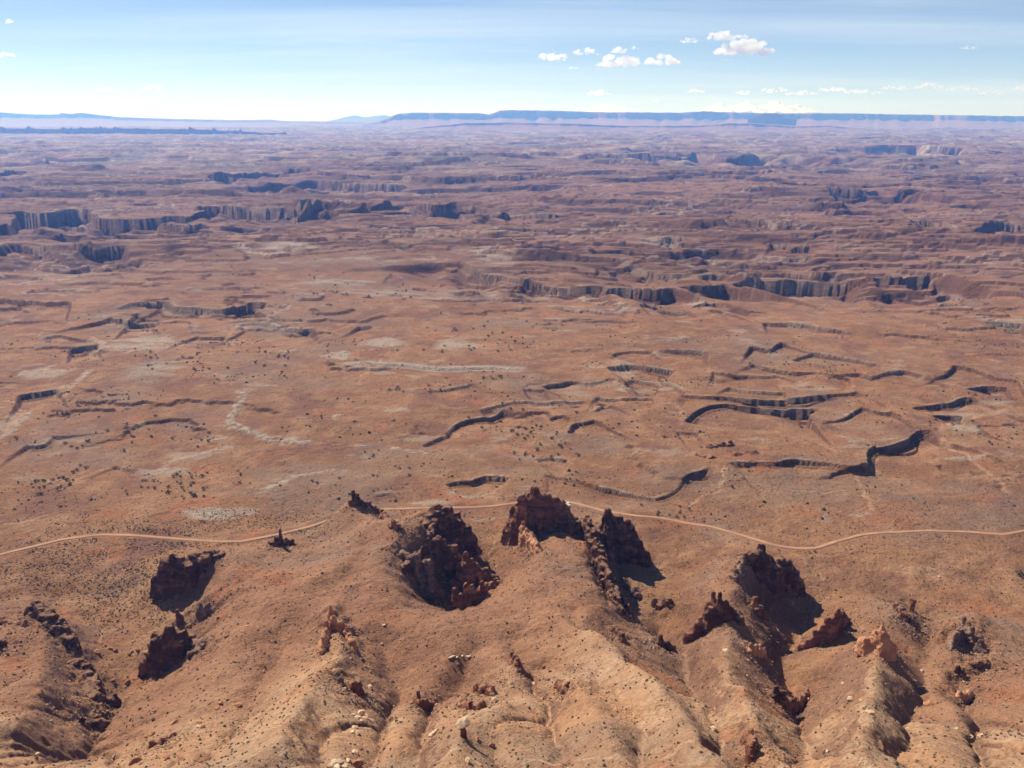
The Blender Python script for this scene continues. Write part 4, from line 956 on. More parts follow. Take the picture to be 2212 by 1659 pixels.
def mountains(name, label, sky_px, dist, base, mat, seed):
    sp = np.array(sky_px, float)
    n = 300; m = 60
    pxs = np.linspace(sp[0, 0], sp[-1, 0], n)
    ridge = (250 - np.interp(pxs, sp[:, 0], sp[:, 1])) / FOC * dist * 1.3 + CAM_Z
    u = (pxs - 1106) / FOC
    dd = np.linspace(-1, 1, m)
    x = u[None, :] * dist + 0 * dd[:, None]
    y = dist + dd[:, None] * 5000 + 0 * x
    env = (1 - np.abs(dd)) ** .8
    nz_ = ridged(x / 1500, y / 1500, 4, seed)
    z = base + (ridge[None, :] - base) * env[:, None] * (0.78 + 0.34 * nz_)
    v = np.stack([x, y, z], -1).reshape(-1, 3)
    o = link(bpy.data.objects.new(name, mesh_np(name, v, grid_faces(m, n), mat)))
    return tag(o, label, kind='structure')
def snow_material():
    m, t = new_mat('snow_and_rock'); b = NB(t)
    geo = b.n('ShaderNodeNewGeometry'); pos = geo.outputs['Position']
    nz = b.n('ShaderNodeSeparateXYZ', {0: geo.outputs['Normal']}).outputs['Z']
    z = b.n('ShaderNodeSeparateXYZ', {0: pos}).outputs['Z']
    f = b.math('ADD', b.ramp(z, 330, 760), b.math('MULTIPLY', b.noise(b.scaled(pos, 1, .4, 1.5), .0022, 5, .7), 1.4))
    col = b.mix(b.ramp(f, .84, 1.0), (.30, .33, .38), (.85, .88, .92))
    bs = b.n('ShaderNodeBsdfPrincipled', {'Base Color': col, 'Roughness': .8})
    b.n('ShaderNodeOutputMaterial', {'Surface': bs.outputs[0]})
    return m
M_snow = snow_material()
M_bluehill = plain_material('wooded_mountain', (.10, .10, .08), (.16, .14, .11), .002)
mountains('snowy_mountains', 'snow-covered mountain range above the long mesa', [(1450, 262), (1480, 248), (1500, 238), (1515, 234), (1530, 231), (1545, 235), (1560, 232), (1580, 228), (1595, 231), (1612, 235), (1630, 230), (1645, 228), (1662, 233), (1680, 232), (1700, 237), (1730, 244), (1800, 262)], 44000, 60, M_snow, 41)
mountains('snowy_mountains', 'fainter snowy peaks left of the main snowy range', [(1030, 262), (1060, 244), (1080, 236), (1095, 234), (1110, 237), (1180, 246), (1240, 243), (1270, 237), (1300, 232), (1320, 233), (1345, 241), (1380, 255)], 46000, 60, M_snow, 47)
mountains('blue_mountains', 'hazy blue mountains left of the mesa end', [(720, 266), (745, 258), (770, 251), (785, 249), (800, 252), (825, 250), (845, 248), (865, 254), (890, 266)], 42000, 20, M_bluehill, 52)

# ------------------------------------------------------------------ rock fins, spires and towers
def column_mesh(cols):
    """rough many-sided stone columns: (x, y, z0, z1, radius, stretch, angle)"""
    vs, fs = [], []
    for (x, y, z0, z1, r, st, an) in cols:
        k = random.choice((5, 6, 6, 7))
        base = len(vs)
        a0 = random.random() * 6.28
        prof = [1.45, 1.2, 1.05, .97, .85, .58]
        lev = [0, .2, .42 + random.uniform(-.08, .08), .68 + random.uniform(-.08, .08), .93, 1.0]
        rad = [random.uniform(.78, 1.18) for _ in range(k)]
        lx, ly = random.uniform(-.05, .05), random.uniform(-.05, .05)
        for L, pf in zip(lev, prof):
            w = random.uniform(.86, 1.08)
            for i in range(k):
                a = a0 + i * 2 * math.pi / k
                dxx = math.cos(a) * r * rad[i] * pf * w * st; dyy = math.sin(a) * r * rad[i] * pf * w
                hh = (z1 - z0)
                vs.append((x + dxx * math.cos(an) - dyy * math.sin(an) + lx * hh * L, y + dxx * math.sin(an) + dyy * math.cos(an) + ly * hh * L,
                           z0 + hh * L + (random.uniform(-.5, .5) if L > .8 else 0)))
        n = len(lev)
        for L in range(n - 1):
            for i in range(k):
                j = (i + 1) % k
                fs.append((base + L * k + i, base + L * k + j, base + (L + 1) * k + j, base + (L + 1) * k + i))
        fs.append(tuple(base + (n - 1) * k + i for i in range(k)))
        fs.append(tuple(base + i for i in reversed(range(k))))
    return vs, fs
tex_big = bpy.data.textures.new('crag', 'CLOUDS'); tex_big.noise_scale = 3.6; tex_big.noise_depth = 3
tex_small = bpy.data.textures.new('grit', 'CLOUDS'); tex_small.noise_scale = 1.1; tex_small.noise_depth = 2
def rock_from_columns(name, cols, mat, voxel=.75, d1=1.5, d2=.5):
    vs, fs = column_mesh(cols)
    me = bpy.data.meshes.new(name); me.from_pydata(vs, [], fs); me.update()
    o = bpy.data.objects.new(name, me); COL.objects.link(o)
    md = o.modifiers.new('r', 'REMESH'); md.mode = 'VOXEL'; md.voxel_size = voxel
    for tx, st in ((tex_big, d1), (tex_small, d2)):
        if st:
            d = o.modifiers.new('d', 'DISPLACE'); d.texture = tx; d.strength = st; d.mid_level = .5; d.texture_coords = 'GLOBAL'
    dg = bpy.context.evaluated_depsgraph_get()
    m2 = bpy.data.meshes.new_from_object(o.evaluated_get(dg))
    o.modifiers.clear(); o.data = m2
    bpy.data.meshes.remove(me)
    m2.materials.clear(); m2.materials.append(mat); m2.name = name
    return o
def top_z(px_, base_xy, py_top):
    """height that makes a rock standing at base_xy reach up to a line of the photograph"""
    _, s = px_ray(px_, py_top)
    return CAM_Z + s * base_xy[1]
FIN_W = []
def fin(name, label, nodes, mat=None, dens=1.0, colr=(1.3, 2.5), jag=.28, cat='rock fin', group=None, voxel=.75, foot=.35, d1=1.5):
    """nodes along the crest: (px, py of the foot, ground height there, py of the top, half width in metres)"""
    mat = mat or M_dark
    W = []
    for (px, py, z, pt, hw) in nodes:
        if z is None:
            x, y, z = at(px, py)
        else:
            x, y = on_level(px, py, z)
        zt = top_z(px, (x, y), pt)
        g = float(land_z(np.array([x]), np.array([y]))[0])
        if g > z:                                    # the slope stands higher here: the rock stands on it
            zt += .28 * (g - z); z = g
        W.append((x, y, z, zt, hw))
    W = np.array(W)
    if len(W) == 1: W = np.concatenate([W, W + [[W[0, 4] * .6, .4, 0, 0, 0]]])
    else:
        hm = (W[:, 3] - W[:, 2]).mean()
        ex0 = W[0] - W[1]; ex1 = W[-1] - W[-2]
        ext = min(.45 * hm, 9)
        e0 = W[0].copy(); e0[:2] += ex0[:2] / (np.hypot(*ex0[:2]) + 1e-6) * ext; e0[3] = e0[2] + .25 * (W[0, 3] - W[0, 2])
        e1 = W[-1].copy(); e1[:2] += ex1[:2] / (np.hypot(*ex1[:2]) + 1e-6) * ext; e1[3] = e1[2] + .25 * (W[-1, 3] - W[-1, 2])
        W = np.concatenate([[e0], W, [e1]])
    FIN_W.append(W)
    L = np.concatenate([[0], np.cumsum(np.hypot(*(W[1:, :2] - W[:-1, :2]).T))])
    area = L[-1] * 2 * W[:, 4].mean() + 3 * W[:, 4].mean() ** 2
    r0, r1 = colr
    n = int(max(5, dens * area / (((r0 + r1) / 2) ** 2 * 1.5)))
    cols = []
    n = min(n, 260)
    for i in range(n):
        t = (i + random.random()) / n * L[-1]
        x, y, z, zt, hw = [np.interp(t, L, W[:, k]) for k in range(5)]
        k = min(max(np.searchsorted(L, t) - 1, 0), len(W) - 2)
        ex, ey = W[k + 1, :2] - W[k, :2]; l = math.hypot(ex, ey) + 1e-6; ex /= l; ey /= l
        off = random.uniform(-1, 1)
        r = random.uniform(r0, r1)
        o = off * max(hw - r * .5, .2)
        fall = 1 - min(foot + .2, .8) * abs(off) ** 1.3
        blk = 1 - jag * (1.0 + 1.3 * float(perlin(np.array([t / 4.2 + x * .1]), np.array([y * .13]), 9)[0])) * random.uniform(.5, 1.1)
        zz1 = z + (zt - z) * fall * blk
        cols.append((x - ey * o, y + ex * o, z - 5, max(zz1, z + 1.5), r, random.uniform(.9, 1.6), math.atan2(ey, ex)))
    for q in range(len(W)):                      # the marked summits themselves
        x, y, z, zt, hw = W[q]
        if (len(nodes) > 1 and 0 < q < len(W) - 1) or (len(nodes) == 1 and q == 0):
            cols.append((x, y, z - 5, z + .95 * (zt - z), min(max(hw * .55, 1.3), 3.2), 1.2, 0.3))
    o = rock_from_columns(name, cols, mat, voxel, d1)
    return tag(o, label, cat, group)
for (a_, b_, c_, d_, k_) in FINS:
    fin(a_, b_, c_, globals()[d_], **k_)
print('fins', round(time.time() - T0, 1))
# ------------------------------------------------------------------ boulders
def boulder_mesh(name, seed, flat=.75, cuts=9):
    rs = np.random.default_rng(seed)
    bm_v = []
    import bmesh
    bm = bmesh.new(); bmesh.ops.create_icosphere(bm, subdivisions=3, radius=1.0)
    pl = rs.normal(size=(cuts, 3)); pl /= np.linalg.norm(pl, axis=1)[:, None]
    dd = rs.uniform(.55, .85, cuts)
    for v in bm.verts:
        p = np.array(v.co)
        for n_, d_ in zip(pl, dd):
            e = p @ n_ - d_
            if e > 0: p = p - n_ * e * .92
        p = p * (1 + .05 * math.sin(7 * p[0] + seed) * math.cos(6 * p[1]))
        v.co = (p[0] * 1.15, p[1], p[2] * flat)
    me = bpy.data.meshes.new(name); bm.to_mesh(me); bm.free()
    return me
BM = {}
for mi, mt in enumerate(M_bould):
    for k in range(4):
        me = boulder_mesh('boulder', 60 + k + mi * 10, (.8, .5, .65, .9)[k])
        me.materials.append(mt); BM[(mi, k)] = me
def put_boulder(px, py, size, kind, label, group=None, var=None, sx=1.0, rz=None, xyz=None):
    x, y, z = xyz if xyz is not None else at(px, py)
    o = link(bpy.data.objects.new('boulder', BM[(kind, var if var is not None else random.randrange(4))]))
    o.location = (x, y, z + size * .22)
    o.scale = (size * sx, size * random.uniform(.8, 1.0), size * random.uniform(.75, 1.0))
    o.rotation_euler = (random.uniform(-.25, .25), random.uniform(-.25, .25), random.uniform(0, 6.28) if rz is None else rz)
    return tag(o, label, 'boulder', group)
# the rock balanced on a thin neck
bx, by, bz = at(1001, 1591)
br = link(bpy.data.objects.new('balanced_rock', None)); br.location = (bx, by, bz)
tag(br, 'pale boulder balanced on a thin dark pedestal near the bottom centre', 'balanced rock')
o = bpy.data.objects.new('cap', BM[(2, 0)]); link(o, br); o.location = (.1, 0, 5.6); o.scale = (2.5, 2.2, 1.9); o.rotation_euler = (.12, -.35, .5)
ped = rock_from_columns('pedestal', [(0, 0, -2, 4.8, 1.0, 1.2, .3), (.5, .3, -2, 3.2, 1.0, 1.1, 1.0), (-.3, -.2, -2, 2.2, 1.3, 1.0, 2.0)], M_red, .35, .6, .2)
ped.parent = br
S1 = 'pale slab in the row of four below the middle chasm'
for px, py, sz, sx in ((975, 1421, 1.35, 1.6), (987, 1421, .85, 1.2), (999, 1418, .75, 1.1), (1012, 1420, 1.15, 1.5)):
    put_boulder(px, py, sz, 2, {975: 'longest pale slab, leftmost in the row of four below the chasm', 987: 'small pale slab second in the row of four below the chasm', 999: 'smallest rounded pale slab third in the row of four below the chasm', 1012: 'wide pale slab at the right end of the row of four'}[px], 'row of pale slabs', 1, sx)
put_boulder(777, 1490, 2.6, 0, 'big tan boulder at the foot of the beaded spire ridge', None, 0, 1.3)
put_boulder(800, 1488, 1.7, 0, 'grey-tan boulder right of the big one on the spire ridge', None, 3)
for px, py, sz in ((762, 1546, 1.2), (780, 1543, 1.9), (771, 1552, 1.5), (790, 1552, 1.3), (780, 1560, 1.4), (767, 1573, 1.3), (762, 1584, 1.5), (772, 1587, 1.4), (792, 1546, 1.0)):
    put_boulder(px, py, sz, 0, 'tan boulder in the pile between the two near pale ridges', 'boulder pile between the pale ridges')
put_boulder(768, 1628, 1.7, 0, 'squarish tan boulder below the pile on the near slope', None, 0)
put_boulder(772, 1654, 2.1, 1, 'dark red rounded boulder at the bottom edge', None, 3)
for px, py, sz in ((722, 1652, 1.9), (735, 1648, 1.5), (745, 1657, 1.4), (712, 1658, 1.2), (752, 1645, 1.1), (728, 1661, 1.6)):
    put_boulder(px, py, sz, 2, 'pale angular block in the heap at the bottom edge', 'pale blocks heaped at the bottom edge')
for px, py, sz in ((938, 1585, 1.4), (930, 1590, 1.1), (945, 1579, 1.0)):
    put_boulder(px, py, sz, 2, 'pale flat rock in the small group left of the balanced rock', 'pale rocks left of the balanced rock')
for px, py, sz, kd, lb in ((1836, 1513, 1.9, 2, 'flat pale boulder on the right ridge slope'), (1879, 1541, 1.6, 0, 'tan boulder below the flat pale one on the right ridge'), (2098, 1593, 1.3, 2, 'pale cube-shaped boulder on the lower right slope'),
                           (2066, 1575, 1.1, 2, 'small pale boulder left of the pale cube at lower right'), (1768, 1373, 1.4, 1, 'red block perched right of the near right ridge knob'), (1568, 1408, 1.6, 2, 'pale flat block on top of the near right ridge'),
                           (1122, 1436, 1.5, 1, 'red block on the slope of the central valley'), (1018, 1545, 1.6, 0, 'flat tan slab over the lower middle gully'), (430, 1572, 1.2, 2, 'narrow pale rock on the bare slope at lower left'), (1066, 1510, 1.3, 0, 'tan boulder at the right end of the middle gully crags'),
                           (1010, 1646, 1.4, 0, 'tan boulder right of the bottom centre ridge'), (1062, 1612, 1.2, 1, 'reddish boulder down-slope from the balanced rock'), (1030, 1598, 1.2, 1, 'dark boulder right of the balanced rock shadow')):
    put_boulder(px, py, sz, kd, lb)
for px, py, sz in ((376, 1563, 1.5), (430, 1562, 1.4), (438, 1572, 1.2), (372, 1590, 1.6), (330, 1588, 1.3), (318, 1592, 1.2), (452, 1520, 1.3), (478, 1522, 1.4), (470, 1532, 1.1), (515, 1525, 1.7), (486, 1538, 1.0), (292, 1648, 2.2), (362, 1640, 1.3)):
    put_boulder(px, py, sz, 1, 'dark red boulder on the lower left slope among the brown crags', 'dark red boulders on the lower left slope')
for px, py, sz in ((210, 1412, 2.2), (237, 1402, 1.6), (250, 1408, 1.4), (315, 1410, 2.0), (297, 1405, 1.4), (285, 1411, 1.1), (275, 1475, 1.6), (245, 1470, 1.2)):
    put_boulder(px, py, sz, 1, 'red boulder lying on the floor of the left valley', 'red boulders on the left valley floor')
# boulders strewn in the gullies: drawn where water has cut deepest
cand = np.stack([rng.uniform(-330, 330, 6000), rng.uniform(215, 480, 6000)], -1)
cz = land_z(cand[:, 0], cand[:, 1])
cpx, cpy = to_photo(cand[:, 0], cand[:, 1], cz)
cf = bil(FLOWL, cand[:, 0], cand[:, 1]); cs = bil(STEEP, cand[:, 0], cand[:, 1])
keep = (cpx > -10) & (cpx < 2220) & (cpy < 1665) & (rng.random(6000) < .006 + .08 * ss(1.3, 2.6, cf) + .04 * cs)
ci_ = np.nonzero(keep)[0][:230]
for q in ci_:
    p_ = cpx[q]
    sz = float(np.clip(rng.lognormal(-.25, .4), .5, 2.2))
    kd = int(rng.choice([0, 1, 1, 0, 2]))
    zone = 'left' if p_ < 740 else ('middle' if p_ < 1480 else 'right')
    colr_ = ('tan', 'dark red', 'pale')[kd]
    hgt = 'near' if cpy[q] > 1450 else 'farther'
    put_boulder(0, 0, sz, kd, 'loose %s boulder strewn on the %s gullied hills at %s' % (colr_, hgt, {'left': 'left', 'middle': 'centre', 'right': 'right'}[zone]), '%s boulders strewn on the %s hills at %s' % (colr_, hgt, zone), xyz=(cand[q, 0], cand[q, 1], cz[q]))
print('boulders', len(ci_), round(time.time() - T0, 1))

def merged_blobs(name, pts, sizes, mat, hscale, kind, label, cat=None, jitter=.35, tilt=0):
    """many small clumps as one mesh: each a lumpy six-sided dome"""
    n = len(pts); k = 5
    ang = np.linspace(0, 2 * np.pi, k, endpoint=False)[None, :] + rng.random((n, 1)) * 6.28
    rr = sizes[:, None] * rng.uniform(1 - jitter, 1 + jitter, (n, k))
    v = np.zeros((n, 2 * k + 1, 3))
    v[:, :k, 0] = pts[:, 0:1] + np.cos(ang) * rr * .8; v[:, :k, 1] = pts[:, 1:2] + np.sin(ang) * rr * .8
    v[:, :k, 2] = pts[:, 2:3] - .15
    v[:, k:2 * k, 0] = pts[:, 0:1] + np.cos(ang + .5) * rr * .85; v[:, k:2 * k, 1] = pts[:, 1:2] + np.sin(ang + .5) * rr * .85
    v[:, k:2 * k, 2] = pts[:, 2:3] + sizes[:, None] * hscale * rng.uniform(.4, .9, (n, k))
    v[:, 2 * k] = pts; v[:, 2 * k, 2] += sizes * hscale * rng.uniform(.9, 1.3, n)
    f = []
    for i in range(k):
        j = (i + 1) % k
        f += [(i, j, k + i), (j, k + j, k + i), (k + i, k + j, 2 * k)]
    f = np.array(f)[None] + (np.arange(n) * (2 * k + 1))[:, None, None]
    o = link(bpy.data.objects.new(name, mesh_np(name, v.reshape(-1, 3), f.reshape(-1, 3), mat, False)))
    return tag(o, label, cat, None, kind)
# low scrub, far too many to count
def scatter(n, x0, x1, y0, y1):
    return np.stack([rng.uniform(x0, x1, n), rng.uniform(y0, y1, n)], -1)
def gx_(px, py): return on_level(px, py)
P_ = np.concatenate([scatter(60000, -470, 470, 200, 620), scatter(40000, -700, 700, 560, 1050)])
zc, rdc = land(P_[:, 0], P_[:, 1])
ppx, ppy = to_photo(P_[:, 0], P_[:, 1], zc)
dn = .2 + .2 * ss(-.1, .3, fbm(P_[:, 0] / 50, P_[:, 1] / 50, 3, 141))
dense = ss(560, 380, ppx) * ss(1120, 1180, ppy) * ss(1360, 1290, ppy) * ss(4, 1.5, np.abs(zc))
dense = np.maximum(dense, .7 * ss(330, 420, ppx) * ss(760, 640, ppx) * ss(1090, 1120, ppy) * ss(1160, 1140, ppy))
dense *= ss(-.45, .05, fbm(P_[:, 0] / 35, P_[:, 1] / 35, 3, 143))
dn = np.where(P_[:, 1] > 560, dn * .55, dn)
kp = (rng.random(len(P_)) < np.clip(dn + .0 * dense, 0, 1)) & (rdc > 4.5)
P1 = np.concatenate([P_[kp], zc[kp, None]], 1)
D_ = scatter(42000, -360, 20, 400, 620)
zd, rdd = land(D_[:, 0], D_[:, 1])
dpx, dpy = to_photo(D_[:, 0], D_[:, 1], zd)
dd_ = ss(560, 380, dpx) * ss(1100, 1170, dpy) * ss(1370, 1300, dpy) * ss(6, 2.5, np.abs(zd))
dd_ = np.maximum(dd_, .6 * ss(330, 420, dpx) * ss(760, 640, dpx) * ss(1085, 1120, dpy) * ss(1165, 1140, dpy)) * ss(-.5, .1, fbm(D_[:, 0] / 35, D_[:, 1] / 35, 3, 143))
kd_ = (rng.random(len(D_)) < .62 * dd_) & (rdd > 4)
P2 = np.concatenate([D_[kd_], zd[kd_, None]], 1)
PP = np.concatenate([P1, P2])
merged_blobs('desert_scrub', PP, np.where(np.arange(len(PP)) < len(P1), 1.15, 1.1) * np.clip(rng.lognormal(-1.0, .3, len(PP)), .2, .85), M_scrub, .9, 'stuff', 'low dry scrub dotting the sandy flats and clay hills')
print('scrub', len(PP), round(time.time() - T0, 1))
# loose stones
fw = np.concatenate([w_[:, :2] for w_ in FIN_W]); fw = fw[fw[:, 1] < 620]
near_f = np.repeat(fw, 90, 0) + rng.normal(0, 1, (len(fw) * 90, 2)) * [7, 6] + [2, -3]
Q_ = np.concatenate([scatter(26000, -330, 330, 205, 470), near_f])
zq = land_z(Q_[:, 0], Q_[:, 1])
fq = bil(FLOWL, Q_[:, 0], Q_[:, 1]); sq = bil(STEEP, Q_[:, 0], Q_[:, 1])
kq = rng.random(len(Q_)) < np.where(np.arange(len(Q_)) >= 26000, .8, 0) + .05 + .16 * ss(1.3, 2.4, fq) + .07 * sq
QQ = np.concatenate([Q_[kq], zq[kq, None]], 1)
merged_blobs('stone_rubble', QQ, np.clip(rng.lognormal(-1.2, .45, len(QQ)), .15, .9), M_rubble, .8, 'stuff', 'loose stones scattered over the slopes and gully floors')

# ------------------------------------------------------------------ shrubs and small junipers
def shrub_mesh(seed):
    rs = np.random.default_rng(seed)
    vs, fs, mi = [], [], []
    for _ in range(5):                         # short crooked stems
        a = rs.uniform(0, 6.28); b = len(vs); tx, ty = math.cos(a) * .35, math.sin(a) * .35
        for (cx, cy, cz, r) in ((0, 0, -.15, .07), (tx, ty, .55, .03)):
            for i in range(4):
                t = i * math.pi / 2
                vs.append((cx + r * math.cos(t), cy + r * math.sin(t), cz))
        for i in range(4):
            fs.append((b + i, b + (i + 1) % 4, b + 4 + (i + 1) % 4, b + 4 + i)); mi.append(1)
    cl = [(rs.normal(0, .38), rs.normal(0, .38), rs.uniform(.3, .95), rs.uniform(.22, .42)) for _ in range(11)]
    for (cx, cy, cz, cr) in cl:
        for _ in range(26):
            d = rs.normal(size=3); d /= np.linalg.norm(d)
            c = np.array([cx, cy, cz]) + d * cr * rs.uniform(.5, 1.05)
            c[2] = max(c[2], .05)
            u_ = rs.normal(size=3); u_ /= np.linalg.norm(u_); w_ = np.cross(u_, d); s_ = rs.uniform(.07, .15)
            b = len(vs)
            for q_ in (u_ * s_, w_ * s_, -u_ * s_, -w_ * s_ * .4): vs.append(tuple(c + q_))
            fs.append((b, b + 1, b + 2, b + 3)); mi.append(0)
    me = bpy.data.meshes.new('juniper_shrub'); me.from_pydata(vs, [], fs)
    me.materials.append(M_shrub); me.materials.append(M_bark)
    me.polygons.foreach_set('material_index', mi); me.update()
    return me
SH = [shrub_mesh(s_) for s_ in range(5)]
ZONES = [((30, 460), (850, 1085), 85, 2.0, 'dark green shrub on the sandy plain left of the curved pale stone ridge', 'shrubs on the left sandy plain'),
         ((650, 920), (592, 650), 28, 2.6, 'dark shrub on the grey stony flat far up the middle', 'shrubs on the far grey flat'),
         ((870, 1140), (690, 765), 26, 2.3, 'dark shrub around the two pale slabs beyond the long pale ledge', 'shrubs around the far pale slabs'),
         ((1000, 1260), (850, 1010), 46, 2.0, 'dark green shrub among the broken ledges behind the central fins', 'shrubs among the central ledges'),
         ((840, 1140), (795, 850), 18, 2.2, 'dark green shrub just in front of the long pale ledge', 'shrubs before the long pale ledge'),
         ((1380, 1720), (1045, 1120), 12, 1.7, 'dark green shrub on the pinkish flat beyond the right-hand road', 'shrubs beyond the right-hand road'),
         ((290, 720), (745, 800), 38, 2.2, 'dark green shrub on the grey rock between the left ledges', 'shrubs between the left ledges'),
         ((500, 900), (965, 1060), 18, 1.7, 'dark green shrub on the orange flat beyond the left-hand road', 'shrubs beyond the left-hand road'),
         ((1930, 2200), (870, 960), 12, 1.8, 'dark shrub along the pale wash at right', 'shrubs along the right wash')]
for (xa, xb), (ya, yb), n, size, lab, grp in ZONES:
    q = np.stack([rng.uniform(xa, xb, n * 4), rng.uniform(ya, yb, n * 4)], -1)
    wpt = np.array([on_level(a_, b_) for a_, b_ in q])
    g = fbm(wpt[:, 0] / 60, wpt[:, 1] / 60, 2, 151) + rng.normal(0, .15, len(wpt))
    sel = np.argsort(-g)[:n]
    zs = land_z(wpt[sel, 0], wpt[sel, 1])
    for (x_, y_), z_ in zip(wpt[sel], zs):
        o = link(bpy.data.objects.new('juniper_shrub', random.choice(SH)))
        k = size * random.uniform(.6, 1.35)
        o.location = (x_, y_, z_); o.scale = (k, k, k * random.uniform(.75, 1.05)); o.rotation_euler = (0, 0, random.uniform(0, 6.28))
        tag(o, lab, 'shrub', grp)
x_, y_, z_ = at(2205, 1246)
o = link(bpy.data.objects.new('juniper_shrub', SH[2])); o.location = (x_, y_, z_); o.scale = (4.2, 4.2, 3.4)
tag(o, 'large olive-green bush at the right picture edge below the road', 'shrub')

B_ = np.concatenate([scatter(9000, -900, 900, 560, 1200), scatter(7000, -1300, 1300, 900, 1900)])
zb, rdb = land(B_[:, 0], B_[:, 1])
gb = fbm(B_[:, 0] / 110, B_[:, 1] / 80, 4, 191, .6)
kb_ = (gb + rng.normal(0, .06, len(B_)) > .17) & (rdb > 5)
BB = np.concatenate([B_[kb_], zb[kb_, None]], 1)
merged_blobs('desert_shrubs', BB, np.clip(rng.lognormal(-.05, .35, len(BB)), .5, 1.9), M_shrub, .9, 'stuff', 'grey-green desert shrubs dotted thickly over the distant flats')
# ------------------------------------------------------------------ white car parked beside the road
def car(px, py, rz):
    x, y, z = at(px, py)
    root = link(bpy.data.objects.new('parked_car', None)); root.location = (x, y, z + .05); root.rotation_euler = (0, 0, rz)
    tag(root, 'tiny white car parked beside the dirt road behind the central rocks', 'car')
    import bmesh
    def box_loft(name, secs, mat, parent):
        vs, fs = [], []
        for (yy, w, z0, z1, wt) in secs:
            vs += [(-w, yy, z0), (w, yy, z0), (w, yy, (z0 + z1) / 2), (wt, yy, z1), (-wt, yy, z1), (-w, yy, (z0 + z1) / 2)]
        for i in range(len(secs) - 1):
            for k in range(6):
                a = i * 6 + k; b2 = i * 6 + (k + 1) % 6
                fs.append((a, b2, b2 + 6, a + 6))
        fs.append(tuple(reversed(range(6)))); fs.append(tuple(range((len(secs) - 1) * 6, len(secs) * 6)))
        me = bpy.data.meshes.new(name); me.from_pydata(vs, [], fs); me.materials.append(mat)
        return link(bpy.data.objects.new(name, me), parent)
    mw = plain_material('white_car_paint', (.78, .78, .78), (.82, .82, .82), 1, .3); mg = plain_material('dark_car_glass', (.02, .025, .03), (.03, .035, .04), 1, .1); mb = plain_material('tyre_rubber', (.02, .02, .02), (.03, .03, .03), 3)
    body = box_loft('body', [(-2.35, .80, .35, .75, .74), (-2.2, .92, .3, .95, .86), (-.9, .95, .28, 1.05, .88), (1.2, .95, .28, 1.05, .88), (2.15, .92, .3, 1.0, .86), (2.35, .82, .38, .8, .76)], mw, root)
    cab = box_loft('window', [(-1.1, .84, 1.04, 1.06, .82), (-.45, .80, 1.04, 1.62, .66), (1.5, .80, 1.04, 1.62, .68), (2.1, .82, 1.0, 1.1, .76)], mg, root)
    box_loft('roof', [(-.5, .66, 1.62, 1.68, .60), (1.55, .67, 1.62, 1.68, .61)], mw, root)
    for sx in (-1, 1):
        for wy in (-1.45, 1.4):
            bm = bmesh.new(); bmesh.ops.create_cone(bm, cap_ends=True, segments=16, radius1=.36, radius2=.36, depth=.24)
            me = bpy.data.meshes.new('wheel'); bm.to_mesh(me); bm.free(); me.materials.append(mb)
            w = link(bpy.data.objects.new('wheel', me), root); w.location = (sx * .86, wy, .36); w.rotation_euler = (0, math.pi / 2, 0)
        bm = bmesh.new(); bmesh.ops.create_cube(bm, size=1, matrix=__import__('mathutils').Matrix.Diagonal((.3, .06, .14, 1)))
        me = bpy.data.meshes.new('headlight'); bm.to_mesh(me); bm.free(); me.materials.append(mg)
        w = link(bpy.data.objects.new('headlight', me), root); w.location = (sx * .6, -2.31, .66)
car(1227.5, 1091, .35)

# ------------------------------------------------------------------ clouds
def cloud_material():
    m, t = new_mat('cloud_vapour'); b = NB(t)
    pv = b.n('ShaderNodeVolumePrincipled')
    pv.inputs['Color'].default_value = (1, 1, 1, 1); pv.inputs['Density'].default_value = .007; pv.inputs['Anisotropy'].default_value = .5
    b.n('ShaderNodeOutputMaterial', {'Volume': pv.outputs[0]})
    return m
M_cloud = cloud_material()
tex_puff = bpy.data.textures.new('puff', 'CLOUDS'); tex_puff.noise_scale = 120; tex_puff.noise_depth = 4
def cloud(px, py, w, h, dist, label, group=None):
    sc_ = dist / FOC
    cx, cz_ = (px - 1106) * sc_ * .955, CAM_Z + (250 - py) * sc_ * .9
    W, Hh = w * sc_ / 2, h * sc_ / 2
    vs, fs = [], []
    import bmesh
    bm = bmesh.new()
    n = int(min(34, 9 + w / 3))
    for i in range(n):
        a = random.uniform(-1, 1)
        env = (1 - a * a) ** .5
        r = Hh * random.uniform(.28, .6) * (.45 + .55 * env)
        zc_ = -Hh * .55 + random.uniform(0, 1.25) ** 1.2 * Hh * env * .9
        from mathutils import Matrix
        mt = Matrix.Translation((a * (W - r * .6), random.uniform(-.5, .5) * W * .5, zc_)) @ Matrix.Diagonal((1.35, 1.2, .85, 1))
        bmesh.ops.create_icosphere(bm, subdivisions=2, radius=r, matrix=mt)
    me = bpy.data.meshes.new('cloud'); bm.to_mesh(me); bm.free()
    o = bpy.data.objects.new('cloud', me); COL.objects.link(o)
    md = o.modifiers.new('r', 'REMESH'); md.mode = 'VOXEL'; md.voxel_size = max(Hh / 14, 8)
    d = o.modifiers.new('d', 'DISPLACE'); d.texture = tex_puff; d.strength = Hh * .45; d.mid_level = .5
    dg = bpy.context.evaluated_depsgraph_get()
    m2 = bpy.data.meshes.new_from_object(o.evaluated_get(dg)); o.modifiers.clear(); o.data = m2; bpy.data.meshes.remove(me)
    m2.materials.clear(); m2.materials.append(M_cloud)
    o.location = (cx, dist, cz_)
    return tag(o, label, 'cloud', group)
